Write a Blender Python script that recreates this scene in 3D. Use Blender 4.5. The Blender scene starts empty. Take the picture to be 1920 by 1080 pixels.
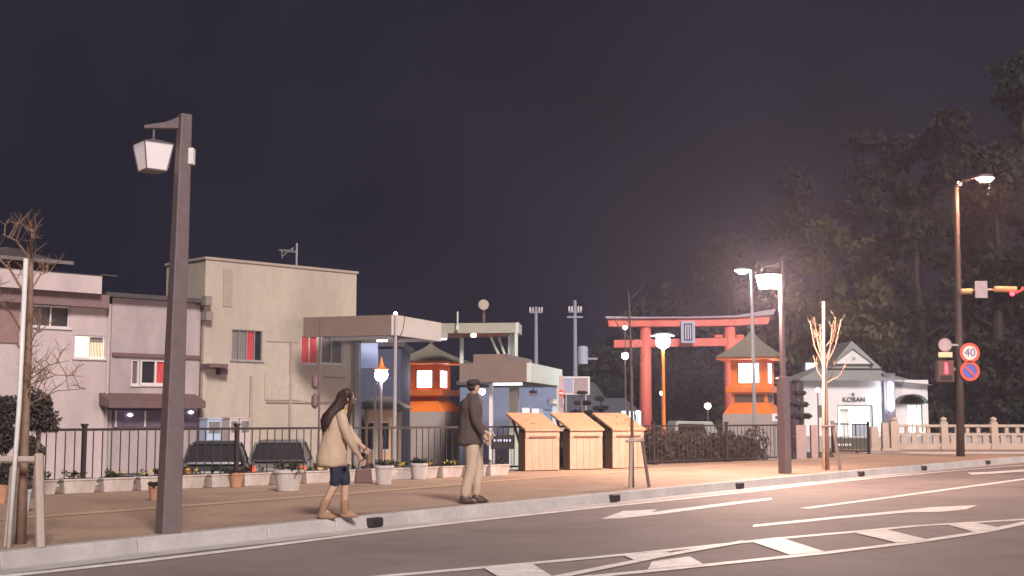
import bpy, bmesh, math, random
from mathutils import Vector, Matrix
random.seed(7)
R = math.radians
scene = bpy.context.scene
COL = scene.collection

# ------------------------------------------------------------------ camera
CAMZ, FPX, TILT = 1.35, 2400.0, R(5.805)
cam_d = bpy.data.cameras.new('camera')
cam = bpy.data.objects.new('camera', cam_d); COL.objects.link(cam)
cam_d.sensor_width = 36.0; cam_d.lens = 36.0*FPX/1920.0
cam_d.clip_start = 0.1; cam_d.clip_end = 1500
cam.location = (0, 0, CAMZ); cam.rotation_euler = (R(90)+TILT, 0, 0)
scene.camera = cam

# ------------------------------------------------------------------ world: night sky glow over a small town
SUN_EL, SUN_ROT = R(38), R(212)
world = bpy.data.worlds.new('World'); scene.world = world; world.use_nodes = True
wn = world.node_tree; wn.nodes.clear()
wo = wn.nodes.new('ShaderNodeOutputWorld'); bg = wn.nodes.new('ShaderNodeBackground')
tc = wn.nodes.new('ShaderNodeTexCoord'); nz = wn.nodes.new('ShaderNodeTexNoise'); rmp = wn.nodes.new('ShaderNodeValToRGB')
nz.inputs['Scale'].default_value = 7.0; nz.inputs['Detail'].default_value = 6
rmp.color_ramp.elements[0].position = .35; rmp.color_ramp.elements[0].color = (.0034, .0040, .0085, 1)
rmp.color_ramp.elements[1].position = .7; rmp.color_ramp.elements[1].color = (.0075, .0075, .0150, 1)
wn.links.new(tc.outputs['Generated'], nz.inputs['Vector']); wn.links.new(nz.outputs['Fac'], rmp.inputs['Fac'])
wn.links.new(rmp.outputs['Color'], bg.inputs['Color']); wn.links.new(bg.outputs[0], wo.inputs[0])
bg.inputs['Strength'].default_value = 1.0

# soft warm light that the street lighting behind the camera throws over the place
sd = bpy.data.lights.new('sun', 'SUN'); sun = bpy.data.objects.new('sun', sd); COL.objects.link(sun)
sd.energy = 2.25; sd.angle = R(14); sd.color = (1.0, .88, .83)
sun.rotation_euler = (R(56), 0, R(18))

scene.render.engine = 'CYCLES'
scene.cycles.use_denoising = True
scene.cycles.max_bounces = 6; scene.cycles.diffuse_bounces = 3; scene.cycles.volume_bounces = 0
scene.cycles.transparent_max_bounces = 8
scene.cycles.sample_clamp_indirect = 4.0
scene.cycles.filter_width = 1.5
vs = scene.view_settings
vs.view_transform = 'Standard'; vs.look = 'None'; vs.gamma = 1.0; vs.exposure = 1.0; vs.use_curve_mapping = False

# ------------------------------------------------------------------ picture -> place
ct, st = math.cos(TILT), math.sin(TILT)
def ray(px, py):
    x, z = (px-960)/FPX, (540-py)/FPX
    return Vector((x, ct - z*st, st + z*ct))
def G(px, py, z=0.0):
    r = ray(px, py); k = (z-CAMZ)/r.z
    return Vector((r.x*k, r.y*k, z))
def P(px, py, d):
    r = ray(px, py); k = d/r.y
    return Vector((r.x*k, d, CAMZ + r.z*k))
PAVE, LOT = 0.15, -0.75

# ------------------------------------------------------------------ materials
MATS = {}
def mat(name, col, rough=.7, var=.12, scale=6.0, bump=.0, metal=0., emit=None, es=0., dirt=None, dscale=1.2, coat=0., trans=0., stretch=None):
    if name in MATS: return MATS[name]
    m = bpy.data.materials.new(name); m.use_nodes = True; nt = m.node_tree
    b = nt.nodes['Principled BSDF']
    b.inputs['Roughness'].default_value = rough; b.inputs['Metallic'].default_value = metal
    if coat: b.inputs['Coat Weight'].default_value = coat
    if trans: b.inputs['Transmission Weight'].default_value = trans
    t = nt.nodes.new('ShaderNodeTexCoord'); n = nt.nodes.new('ShaderNodeTexNoise')
    mp = nt.nodes.new('ShaderNodeMapping'); nt.links.new(t.outputs['Object'], mp.inputs['Vector'])
    if stretch: mp.inputs['Scale'].default_value = stretch
    n.inputs['Scale'].default_value = scale; n.inputs['Detail'].default_value = 6; n.inputs['Roughness'].default_value = .65
    nt.links.new(mp.outputs[0], n.inputs['Vector'])
    r = nt.nodes.new('ShaderNodeValToRGB'); nt.links.new(n.outputs['Fac'], r.inputs['Fac'])
    r.color_ramp.elements[0].position = .3; r.color_ramp.elements[1].position = .7
    r.color_ramp.elements[0].color = tuple(c*(1-var) for c in col)+(1,)
    r.color_ramp.elements[1].color = tuple(min(1, c*(1+var)) for c in col)+(1,)
    out = r.outputs['Color']
    if dirt:
        n2 = nt.nodes.new('ShaderNodeTexNoise'); n2.inputs['Scale'].default_value = dscale; n2.inputs['Detail'].default_value = 8
        n2.inputs['Roughness'].default_value = .7
        mp2 = nt.nodes.new('ShaderNodeMapping'); mp2.inputs['Scale'].default_value = (1, 1, .35)
        nt.links.new(t.outputs['Object'], mp2.inputs['Vector']); nt.links.new(mp2.outputs[0], n2.inputs['Vector'])
        r2 = nt.nodes.new('ShaderNodeValToRGB'); nt.links.new(n2.outputs['Fac'], r2.inputs['Fac'])
        r2.color_ramp.elements[0].position = .42; r2.color_ramp.elements[1].position = .68
        r2.color_ramp.elements[0].color = (0, 0, 0, 1); r2.color_ramp.elements[1].color = (.8, .8, .8, 1)
        mx = nt.nodes.new('ShaderNodeMix'); mx.data_type = 'RGBA'
        nt.links.new(r2.outputs['Color'], mx.inputs['Factor']); nt.links.new(out, mx.inputs['A'])
        mx.inputs['B'].default_value = tuple(dirt)+(1,); out = mx.outputs['Result']
    nt.links.new(out, b.inputs['Base Color'])
    if bump:
        bp = nt.nodes.new('ShaderNodeBump'); bp.inputs['Strength'].default_value = bump; bp.inputs['Distance'].default_value = .02
        nt.links.new(n.outputs['Fac'], bp.inputs['Height']); nt.links.new(bp.outputs[0], b.inputs['Normal'])
    if emit:
        b.inputs['Emission Color'].default_value = tuple(emit)+(1,); b.inputs['Emission Strength'].default_value = es
    MATS[name] = m
    return m

M_ASPH = mat('asphalt', (.235, .195, .185), .8, .22, 40, .4, dirt=(.145, .12, .115), dscale=.5)
M_PAVE = mat('pavement_brick', (.385, .27, .195), .82, .2, 14, .3, dirt=(.26, .175, .14), dscale=.6)
M_TACT = mat('tactile_yellow', (.50, .36, .24), .8, .15, 10)
M_KERB = mat('kerb_concrete', (.50, .47, .46), .8, .12, 12, .2, dirt=(.36, .33, .32), dscale=1.5)
M_PAINT = mat('road_paint', (.86, .83, .79), .6, .1, 25, .1, dirt=(.46, .41, .38), dscale=5)
M_GROUND = mat('lot_asphalt', (.10, .095, .095), .85, .2, 6, .1)
M_BLACK = mat('black_metal', (.035, .028, .028), .45, .1, 20)
M_DARK = mat('dark_void', (.02, .02, .022), .8, .1, 5)
M_POLE = mat('brown_pole_paint', (.17, .125, .13), .5, .15, 12, dirt=(.13, .10, .11))
M_STEEL = mat('galvanised_steel', (.34, .34, .36), .45, .15, 20, metal=.3)
M_WHITEM = mat('white_metal', (.72, .70, .68), .5, .08, 10)
M_GLASSD = mat('dark_window_glass', (.028, .026, .03), .18, .3, 2)
M_CURT = mat('grey_curtain', (.19, .175, .17), .8, .4, 3, stretch=(12, 12, .6))
M_REDC = mat('red_curtain', (.42, .05, .055), .8, .5, 2, stretch=(9, 9, .8), emit=(.9, .12, .10), es=.07)
M_ALU = mat('aluminium_frame', (.62, .58, .57), .5, .08, 8)
M_WARMW = mat('lit_window_warm', (.8, .7, .5), .6, emit=(1, .74, .36), es=2.2)
M_WHITEW = mat('lit_window_white', (.8, .8, .8), .6, emit=(.93, .90, 1), es=5.5)
M_KOBW = mat('lit_interior_glass', (.8, .9, .85), .4, emit=(.80, 1, .90), es=5, var=.2, scale=1.5)
M_TUBE = mat('lit_tube_cool', (.8, .85, .9), .5, emit=(.75, .85, 1), es=22)
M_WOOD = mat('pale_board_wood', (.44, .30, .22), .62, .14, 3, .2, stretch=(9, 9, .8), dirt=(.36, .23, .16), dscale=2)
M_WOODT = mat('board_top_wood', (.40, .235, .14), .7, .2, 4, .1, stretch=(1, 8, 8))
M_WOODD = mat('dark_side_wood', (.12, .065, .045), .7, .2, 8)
M_VERM = mat('vermilion_paint', (.88, .23, .03), .5, .08, 5, dirt=(.75, .17, .03), dscale=.8)
M_VERMP = mat('torii_vermilion', (.88, .22, .16), .55, .08, 3, dirt=(.62, .11, .085), dscale=.4)
M_SLATE = mat('roof_slate', (.15, .15, .17), .6, .15, 4, .2)
M_COPPER = mat('copper_green_roof', (.20, .185, .14), .6, .15, 5, .2)
M_STONE = mat('tower_base_stone', (.42, .36, .33), .8, .12, 6, .2)
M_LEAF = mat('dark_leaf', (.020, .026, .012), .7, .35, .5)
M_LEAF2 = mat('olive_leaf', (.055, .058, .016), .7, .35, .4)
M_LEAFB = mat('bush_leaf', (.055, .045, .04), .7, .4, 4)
M_LEAFK = mat('unlit_far_leaf', (.010, .013, .007), .8, .35, .5)  # falloff of the lamp light is put into this darker leaf colour
M_BARKD = mat('dark_bark', (.035, .026, .02), .9, .25, 4, .3)
M_BARK = mat('bark', (.16, .115, .095), .85, .25, 12, .5, stretch=(6, 6, 1))
M_TWIG = mat('pale_twig_bark', (.26, .165, .12), .8, .2, 12, .3)
M_STAKE = mat('weathered_stake', (.42, .33, .29), .75, .2, 14, .2, stretch=(8, 8, 1))
M_BAMB = mat('pale_guide_stake', (.72, .58, .44), .6, .12, 10)
M_DKSTAKE = mat('dark_stake', (.16, .12, .11), .75, .2, 14, .2)
M_PLANT = mat('planter_resin', (.58, .52, .48), .7, .1, 9, dirt=(.36, .30, .26), dscale=4)
M_SOIL = mat('soil', (.05, .035, .025), .95, .3, 20, .4)
M_YEL = mat('yellow_petal', (.75, .55, .06), .6, .2, 10)
M_SKIN = mat('skin', (.52, .33, .24), .55, .06, 8)
M_HAIR = mat('dark_hair', (.04, .018, .016), .6, .3, 6, .3, stretch=(14, 14, 1))

# ------------------------------------------------------------------ mesh building
class MB:
    def __init__(s): s.v = []; s.f = []
    def add(s, vs, fs):
        k = len(s.v); s.v += [Vector(v) for v in vs]; s.f += [tuple(i+k for i in f) for f in fs]; return s
    def box(s, x0, x1, y0, y1, z0, z1, rz=0, org=None):
        vs = [Vector((x, y, z)) for z in (z0, z1) for x, y in ((x0, y0), (x1, y0), (x1, y1), (x0, y1))]
        if rz:
            m = Matrix.Rotation(rz, 3, 'Z'); o = Vector(org or (0, 0, 0)); vs = [o + m@(v-o) for v in vs]
        return s.add(vs, [(0,3,2,1),(4,5,6,7),(0,1,5,4),(1,2,6,5),(2,3,7,6),(3,0,4,7)])
    def hexa(s, b, t):     # four bottom, four top points
        return s.add(list(b)+list(t), [(0,3,2,1),(4,5,6,7),(0,1,5,4),(1,2,6,5),(2,3,7,6),(3,0,4,7)])
    def prism(s, pts, off):
        n = len(pts); off = Vector(off); a = [Vector(p) for p in pts]
        return s.add(a+[p+off for p in a], [tuple(range(n)), tuple(range(2*n-1, n-1, -1))]+[(i, i+n, (i+1) % n+n, (i+1) % n) for i in range(n)])
    def tube(s, path, rads, n=8, cap=True):
        path = [Vector(p) for p in path]
        if not hasattr(rads, '__len__'): rads = [rads]*len(path)
        vs = []; fs = []; up0 = None
        for i, p in enumerate(path):
            d = (path[min(i+1, len(path)-1)]-path[max(i-1, 0)])
            d = d.normalized() if d.length > 1e-9 else Vector((0, 0, 1))
            if up0 is None: up0 = Vector((1, 0, 0)) if abs(d.x) < .9 else Vector((0, 1, 0))
            a = (up0-d*up0.dot(d)).normalized(); up0 = a; b = d.cross(a)
            for k in range(n):
                t = 2*math.pi*(k+.5)/n; vs.append(p+a*(rads[i]*math.cos(t))+b*(rads[i]*math.sin(t)))
        for i in range(len(path)-1):
            for k in range(n):
                k2 = (k+1) % n; fs.append((i*n+k, i*n+k2, (i+1)*n+k2, (i+1)*n+k))
        if cap: fs.append(tuple(range(n-1, -1, -1))); fs.append(tuple(range((len(path)-1)*n, len(path)*n)))
        return s.add(vs, fs)
    def lathe(s, prof, c=(0, 0, 0), n=16):
        c = Vector(c); vs = []; fs = []
        for r, z in prof:
            for k in range(n):
                t = 2*math.pi*k/n; vs.append(c+Vector((r*math.cos(t), r*math.sin(t), z)))
        for i in range(len(prof)-1):
            for k in range(n):
                k2 = (k+1) % n; fs.append((i*n+k, i*n+k2, (i+1)*n+k2, (i+1)*n+k))
        fs.append(tuple(range(n-1, -1, -1))); fs.append(tuple(range((len(prof)-1)*n, len(prof)*n)))
        return s.add(vs, fs)
    def rings(s, rings, n=14):   # rings: (centre, rx, ry, rotz)
        vs = []; fs = []
        for c, rx, ry, rz in rings:
            c = Vector(c)
            for k in range(n):
                t = 2*math.pi*k/n; x, y = rx*math.cos(t), ry*math.sin(t)
                vs.append(c+Vector((x*math.cos(rz)-y*math.sin(rz), x*math.sin(rz)+y*math.cos(rz), 0)))
        for i in range(len(rings)-1):
            for k in range(n):
                k2 = (k+1) % n; fs.append((i*n+k, i*n+k2, (i+1)*n+k2, (i+1)*n+k))
        fs.append(tuple(range(n-1, -1, -1))); fs.append(tuple(range((len(rings)-1)*n, len(rings)*n)))
        return s.add(vs, fs)
    def boxp(s, x0, y0, x1, y1, d, th):   # a box whose front face spans the given picture rectangle at depth d
        a, c = P(x0, y1, d), P(x1, y0, d)
        return s.box(a.x, c.x, d, d+th, a.z, c.z)
    def mesh(s, name, m, smooth=False):
        me = bpy.data.meshes.new(name); me.from_pydata([tuple(v) for v in s.v], [], s.f); me.update()
        bm = bmesh.new(); bm.from_mesh(me); bmesh.ops.recalc_face_normals(bm, faces=bm.faces); bm.to_mesh(me); bm.free()
        if m: me.materials.append(m)
        if smooth:
            for p in me.polygons: p.use_smooth = True
        return me
    def build(s, name, m, parent=None, smooth=False, bevel=0, sub=0, kind=None):
        o = bpy.data.objects.new(name, s.mesh(name, m, smooth)); COL.objects.link(o)
        if parent: o.parent = parent
        if bevel:
            b = o.modifiers.new('bevel', 'BEVEL'); b.width = bevel; b.segments = 2; b.limit_method = 'ANGLE'
        if sub:
            b = o.modifiers.new('sub', 'SUBSURF'); b.levels = sub; b.render_levels = sub
        if kind: o['kind'] = kind
        return o
def link(name, me, parent=None, loc=None, rz=0):
    o = bpy.data.objects.new(name, me); COL.objects.link(o)
    if parent: o.parent = parent
    if loc is not None: o.location = loc
    if rz: o.rotation_euler.z = rz
    return o
def tag(o, label, cat, group=None):
    o['label'] = label; o['category'] = cat
    if group: o['group'] = group
    return o
def thing(name, label, cat, loc=(0, 0, 0), rz=0, group=None):
    o = bpy.data.objects.new(name, None); COL.objects.link(o); o.empty_display_size = .2
    o.location = loc; o.rotation_euler.z = rz
    return tag(o, label, cat, group)
def dup(root, loc, rz, label):
    r = root.copy(); COL.objects.link(r); r.location = loc; r.rotation_euler.z = rz; r['label'] = label
    for ch in list(root.children):
        c = ch.copy(); COL.objects.link(c); c.parent = r
        for g in list(ch.children):
            d = g.copy(); COL.objects.link(d); d.parent = c
    return r
def text(name, s, size, m, parent, loc, rot, ext=.01):
    cu = bpy.data.curves.new(name, 'FONT'); cu.body = s; cu.size = size; cu.extrude = ext; cu.align_x = 'CENTER'; cu.align_y = 'CENTER'
    o = bpy.data.objects.new(name, cu); COL.objects.link(o)
    me = bpy.data.meshes.new_from_object(o.evaluated_get(bpy.context.evaluated_depsgraph_get())) if False else None
    bpy.context.view_layer.update()
    me = bpy.data.meshes.new_from_object(o); me.materials.clear(); me.materials.append(m)
    bpy.data.objects.remove(o); o2 = bpy.data.objects.new(name, me); COL.objects.link(o2)
    o2.parent = parent; o2.location = loc; o2.rotation_euler = rot
    return o2

# ================================================================== SETTING
ground = MB().add([(-400, -60, LOT), (400, -60, LOT), (400, 500, LOT), (-400, 500, LOT)], [(0, 1, 2, 3)]).build('ground', M_GROUND); ground['kind'] = 'structure'

kpx = [(0, 1036), (240, 1010), (480, 987), (700, 966), (1030, 935), (1260, 914), (1550, 886), (1840, 862), (1960, 853)]
kp = [G(x, y, PAVE) for x, y in kpx]
d0 = (kp[1]-kp[0]).normalized(); kp = [kp[0]-d0*26, kp[0]-d0*8] + kp
d1 = (kp[-1]-kp[-2]).normalized(); kp += [kp[-1]+d1*12]
def smooth_line(pts, step=1.0):
    out = []
    n = len(pts)
    for i in range(n-1):
        p0, p1, p2, p3 = pts[max(i-1, 0)], pts[i], pts[i+1], pts[min(i+2, n-1)]
        k = max(1, int((p2-p1).length/step))
        for j in range(k):
            t = j/k
            c = .5*((2*p1)+(-p0+p2)*t+(2*p0-5*p1+4*p2-p3)*t*t+(-p0+3*p1-3*p2+p3)*t**3)
            out.append(c)
    out.append(pts[-1]); return out
# even out small reading errors of the kerb line
for _ in range(2):
    kp = [kp[0]]+[(kp[i-1]*.2+kp[i]*.6+kp[i+1]*.2) if 2 < i < len(kp)-2 else kp[i] for i in range(1, len(kp)-1)]+[kp[-1]]
KL = smooth_line(kp, 1.0)
def norm2(a, b):
    d = (b-a).normalized(); return Vector((d.y, -d.x, 0))      # towards the road
# road sheet
near = [Vector((p.x, p.y, 0)) for p in KL]
bm = MB(); vs = near+[Vector((120, 60, 0)), Vector((120, -50, 0)), Vector((-60, -50, 0))]
bm.add(vs, [tuple(range(len(vs)))])
road = bm.build('road', M_ASPH, kind='structure')
# pavement: from the kerb to the fence line / balustrade
inner = [p-norm2(KL[max(i-1, 0)], KL[min(i+1, len(KL)-1)])*.16 for i, p in enumerate(KL)]
FU = Vector((math.sin(R(46.6)), math.cos(R(46.6)), 0))              # direction of the fence
F0 = G(155, 912, PAVE)
FP = lambda s: F0+FU*s
F_END = FP(24.2)
backs = [FP(-22)-Vector((FU.y, -FU.x, 0))*.25, FP(24.4)-Vector((FU.y, -FU.x, 0))*.25, Vector((12.6, 51.2, PAVE)), Vector((60, 51.2, PAVE)), Vector((60, 40, PAVE))]
vs = inner[::-1]+[Vector((p.x, p.y, PAVE)) for p in backs]
vs = [Vector((p.x, p.y, PAVE)) for p in vs]
MBp = MB(); n = len(vs)
MBp.add(vs+[Vector((p.x, p.y, LOT-.05)) for p in vs], [tuple(range(n))]+[(i, (i+1) % n, (i+1) % n+n, i+n) for i in range(n)])
pave = MBp.build('pavement', M_PAVE, kind='structure')
# kerb: stones laid one after another
kerb = bpy.data.objects.new('kerb', None); COL.objects.link(kerb); kerb['kind'] = 'structure'
for i in range(len(KL)-1):
    a, b = KL[i], KL[i+1]; d = (b-a).normalized(); nn = norm2(a, b); g = .006
    a2, b2 = a+d*g, b-d*g; r = [random.uniform(-.003, .003) for _ in range(2)]
    def at(p, w, z): q = p+nn*w; return Vector((q.x, q.y, z))
    MB().hexa([at(a2, .03, -.02), at(b2, .03, -.02), at(b2, -.155, -.02), at(a2, -.155, -.02)],
              [at(a2, r[0], PAVE+.004), at(b2, r[0], PAVE+.004), at(b2, -.155, PAVE+.004), at(a2, -.155, PAVE+.004)]).build('kerb_stone', M_KERB, kerb, bevel=.012)
gut = MB()
for i in range(len(KL)-1):
    n0 = norm2(KL[max(i-1, 0)], KL[i+1]); n1 = norm2(KL[i], KL[min(i+2, len(KL)-1)])
    q = [KL[i]+n0*.03, KL[i+1]+n1*.03, KL[i+1]+n1*.38, KL[i]+n0*.38]
    gut.add([Vector((p.x, p.y, .004)) for p in q], [(0, 1, 2, 3)])
gut.build('gutter', M_KERB, None, kind='structure')
# drain blocks along the kerb face
lab = ['dark drain block in the kerb under the walking woman', 'dark drain block in the kerb right of the walking man',
       'dark drain block in the kerb between the staked sapling and the lit lantern pole', 'dark drain block in the kerb by the foot of the pale-staked right tree',
       'small dark drain block in the kerb right of the pale-staked tree', 'farthest dark drain block in the kerb near the signal pole']
for (px, py), l in zip([(638, 988), (1110, 938), (1380, 911), (1573, 890), (1719, 878), (1840, 867)], lab):
    g = G(px, py, .07); best = min(range(len(KL)-1), key=lambda i: (Vector((KL[i].x, KL[i].y, 0))-Vector((g.x, g.y, 0))).length)
    a, b = KL[best], KL[best+1]; c = (a+b)/2; d = (b-a).normalized(); nn = norm2(a, b)
    t = thing('kerb_drain', l, 'drain', (c.x, c.y, 0), math.atan2(d.y, d.x), 'drain blocks along the kerb')
    MB().box(-.12, .12, -.09, .01, .012, .125).build('housing', M_BLACK, t, bevel=.02)
    g2 = MB()
    for k in range(4): g2.box(-.09+k*.05, -.06+k*.05, -.096, -.0905, .03, .11)
    g2.build('grate', M_DARK, t)

# ---- markings (thin painted sheets on the road)
mark = bpy.data.objects.new('road_marking', None); COL.objects.link(mark); mark['kind'] = 'structure'
def poly_mark(name, pts, z=.006):
    vs = [G(x, y, z) for x, y in pts]
    return MB().add(vs, [tuple(range(len(vs)))]).build(name, M_PAINT, mark)
def line_mark(name, pts, w, z=.006, step=1.0):
    pl = smooth_line([G(x, y, z) for x, y in pts], step); vs = []; fs = []
    for i, p in enumerate(pl):
        n_ = norm2(pl[max(i-1, 0)], pl[min(i+1, len(pl)-1)]); vs += [p+n_*w/2, p-n_*w/2]
    for i in range(len(pl)-1): fs.append((2*i, 2*i+2, 2*i+3, 2*i+1))
    return MB().add(vs, fs).build(name, M_PAINT, mark)
line_mark('edge_line', [(-60, 1088), (19, 1079), (240, 1055), (480, 1026), (700, 998), (900, 975), (1106, 953), (1260, 937), (1400, 922), (1550, 905), (1717, 889), (1830, 879), (1960, 869)], .17)
line_mark('lane_line', [(1508, 953), (1640, 936), (1780, 917), (1915, 899), (2000, 887)], .17)
poly_mark('arrow', [(1127, 973), (1168, 958), (1232, 955), (1222, 960), (1375, 941), (1447, 933), (1447, 937), (1380, 945), (1240, 964), (1165, 972)])
poly_mark('arrow', [(1412, 984), (1570, 968), (1700, 956), (1745, 951), (1832, 947), (1812, 955), (1760, 960), (1705, 960.5), (1575, 972), (1412, 988)])
poly_mark('arrow', [(1813, 886), (1850, 885), (1920, 880), (1920, 884), (1860, 888), (1822, 890)])
Z1 = .006
line_mark('boundary_line', [(560, 1096), (732, 1079), (1018, 1054), (1200, 1037), (1360, 1020), (1462, 1009), (1590, 998), (1716, 986), (1913, 974), (2000, 968)], .15)
line_mark('boundary_line', [(1050, 1086), (1200, 1072), (1335, 1058), (1551, 1036), (1716, 1016), (1843, 997), (1913, 982), (1990, 964)], .15, z=.0075)
line_mark('diagonal_line', [(1020, 1086), (1056, 1079), (1246, 1041), (1330, 1026), (1400, 1014)], .13, z=.009)
for q in ([(905, 1064), (998, 1057), (1042, 1084), (940, 1084)], [(1170, 1041.5), (1250, 1034.5), (1268, 1040), (1195, 1052)],
          [(1222, 1053), (1293, 1043), (1320, 1058), (1215, 1067)],
          [(1412, 1016), (1470, 1010), (1546, 1034), (1482, 1040)], [(1604, 999), (1663, 993), (1742, 1012), (1685, 1018)],
          [(1778, 984), (1830, 980), (1880, 990), (1830, 998)]):
    poly_mark('hatch_block', q, .0105)

# tactile strip on the pavement
tl = [G(x, y, PAVE+.006) for x, y in [(-150, 984), (175, 961), (480, 938), (780, 915), (1030, 893.5), (1270, 878), (1470, 865), (1640, 853)]]
pl = smooth_line(tl, .9); tact = bpy.data.objects.new('tactile_strip', None); COL.objects.link(tact); tact['kind'] = 'structure'
for i in range(len(pl)-1):
    d = (pl[i+1]-pl[i]); L = d.length; dn = d.normalized(); n_ = norm2(pl[i], pl[i+1]); k = 3
    for j in range(k):
        a = pl[i]+dn*(L*j/k+.008); b = pl[i]+dn*(L*(j+1)/k-.008)
        MB().add([a+n_*.15, b+n_*.15, b-n_*.15, a-n_*.15], [(0, 1, 2, 3)]).build('tile', M_TACT, tact)
# far kerb before the bridge
MB().box(11.8, 40, 44.0, 44.3, PAVE, PAVE+.05).build('far_kerb', M_KERB, kind='structure')

# ================================================================== FENCE
fence = thing('railing_fence', 'long black metal railing fence along the back of the pavement', 'fence', F0, math.atan2(FU.y, FU.x))
PITCH = 3.1
post_me = MB().box(-.035, .035, -.035, .035, 0, 1.06).box(-.05, .05, -.05, .05, 1.06, 1.10).box(-.08, .08, -.08, .08, 0, .02).mesh('post', M_BLACK)
bar_me = MB().tube([(0, 0, .10), (0, 0, .97)], .011, 6).mesh('bar', M_BLACK)
for k in range(-3, 8):
    s = k*PITCH
    link('post', post_me, fence, (s, 0, 0))
    if k < 7:
        MB().box(s+.036, s+PITCH-.036, -.03, .03, .975, 1.02).build('top_rail', M_BLACK, fence)
        MB().box(s+.036, s+PITCH-.036, -.02, .02, .06, .098).build('bottom_rail', M_BLACK, fence)
        nb = 18
        for j in range(1, nb): link('bar', bar_me, fence, (s+PITCH*j/nb, 0, 0))
# second fence in front of the police box
f2a, f2b = P(1562, 850, 45), G(1629, 851, PAVE); f2a.z = PAVE
L2 = (f2b-f2a).length; d2 = (f2b-f2a).normalized()
f2 = thing('railing_fence', 'short black railing in front of the lit police box door', 'fence', f2a, math.atan2(d2.y, d2.x))
for s in (0, L2): link('post', post_me, f2, (s, 0, 0))
MB().box(.036, L2-.036, -.03, .03, .975, 1.02).build('top_rail', M_BLACK, f2)
MB().box(.036, L2-.036, -.02, .02, .06, .098).build('bottom_rail', M_BLACK, f2)
for j in range(1, 9): link('bar', bar_me, f2, (L2*j/9, 0, 0))

# ================================================================== LEAVES / TREES
def leaves(blobs, count, size, rnd, flat=1.0):
    mb = MB()
    tot = sum(b[1]**2 for b in blobs); lst = []
    for c, r in blobs:
        c = Vector(c)
        for _ in range(int(count*r*r/tot)):
            u = Vector((rnd.gauss(0, 1), rnd.gauss(0, 1), rnd.gauss(0, 1))).normalized()
            rr = r*(rnd.random()**.35)*(1+.12*math.sin(7*u.x+3*u.z)*math.cos(5*u.y))
            p = c+Vector((u.x, u.y, u.z*flat))*rr
            a = Vector((rnd.gauss(0, 1), rnd.gauss(0, 1), rnd.gauss(0, .6))).normalized()
            b = a.orthogonal().normalized(); b.rotate(Matrix.Rotation(rnd.random()*6.28, 3, a)); c2 = a.cross(b)
            s = size*rnd.uniform(.6, 1.4)
            lst.append((p-b*s, p+c2*s*.55, p+b*s, p-c2*s*.55))
    k = 0; V = []; F = []
    for q in lst: V += q; F.append((k, k+1, k+2, k+3)); k += 4
    mb.v = V; mb.f = F
    return mb
def leaf_mesh(mb, name, m):
    me = bpy.data.meshes.new(name); me.from_pydata([tuple(v) for v in mb.v], [], mb.f); me.materials.append(m); me.update(); return me

def big_tree(px, ybase, ytop, d, wpx, m, label, seed, cnt=9000, conifer=False):
    rnd = random.Random(seed)
    base = P(px, ybase, d); base.z = LOT; top = P(px, ytop, d).z; H = top-LOT; W = wpx*d/FPX/2
    t = thing('evergreen_tree' if not conifer else 'cedar_tree', label, 'tree', base, 0, 'dark trees of the shrine wood')
    tr = MB().tube([(0, 0, 0), (rnd.uniform(-.2, .2), 0, H*.3), (rnd.uniform(-.4, .4), 0, H*.6), (0, 0, H*.88)], [W*.10+.12, W*.07+.1, W*.05+.05, .04], 8)
    for k in range(7):
        a = rnd.random()*6.28; z = H*rnd.uniform(.3, .75)
        tr.tube([(0, 0, z), (math.cos(a)*W*.35, math.sin(a)*W*.35, z+H*.05), (math.cos(a)*W*.65, math.sin(a)*W*.65, z+H*.12)], [.14, .09, .03], 5)
    tr.build('trunk', M_BARKD, t)
    bl = []
    if m is M_LEAF: m = M_LEAFK  # trees beyond the lamp light get the darkened leaf colour
    for k in range(46):
        h = rnd.uniform(.06, .95)
        w = W*((1-h)*1.15+.12) if conifer else W*math.sin(math.pi*min(1, (h*.86+.12)))**.6
        a = rnd.random()*6.28; r = w*rnd.uniform(.25, .85)
        bl.append(((math.cos(a)*r, math.sin(a)*r, H*h), W*rnd.uniform(.18, .40)*(1.15-h*.45)))
    me = leaf_mesh(leaves(bl, cnt, .16+d*.0016, rnd, .75), 'crown', m)
    link('crown', me, t)
    return t
TREES = [
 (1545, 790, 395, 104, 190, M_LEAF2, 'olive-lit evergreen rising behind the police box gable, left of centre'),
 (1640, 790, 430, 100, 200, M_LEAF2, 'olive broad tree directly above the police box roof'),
 (1735, 790, 330, 98, 220, M_LEAF, 'dark tree behind the awning window of the police box'),
 (1880, 790, 270, 96, 240, M_LEAF, 'dark tall tree at the right edge behind the round traffic signs'),
 (1800, 790, 180, 118, 260, M_LEAF, 'tallest dark tree behind the orange roadway lamp'),
 (1660, 790, 230, 122, 260, M_LEAF, 'tall dark tree far behind, above the police box'),
 (1480, 790, 300, 126, 260, M_LEAF, 'tall dark tree behind the glowing lantern pole'),
 (1375, 790, 430, 122, 220, M_LEAF, 'dark tree behind the right end of the shrine gate'),
 (1270, 790, 520, 124, 210, M_LEAF, 'dark tree seen through the middle of the shrine gate'),
 (1170, 790, 585, 128, 170, M_LEAF, 'low dark tree behind the left pillar of the shrine gate'),
 (1120, 790, 655, 112, 120, M_LEAF, 'small dark tree right of the white billboard'),
 (1940, 790, 90, 124, 300, M_LEAF, 'very tall dark tree partly cut off by the right edge'),
 (1300, 790, 690, 104, 110, M_LEAF, 'bushy low tree between the shrine gate pillars'),
]
for i, a in enumerate(TREES): big_tree(a[0], a[1], a[2], a[3], a[4], a[5], a[6], 40+i)

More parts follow.
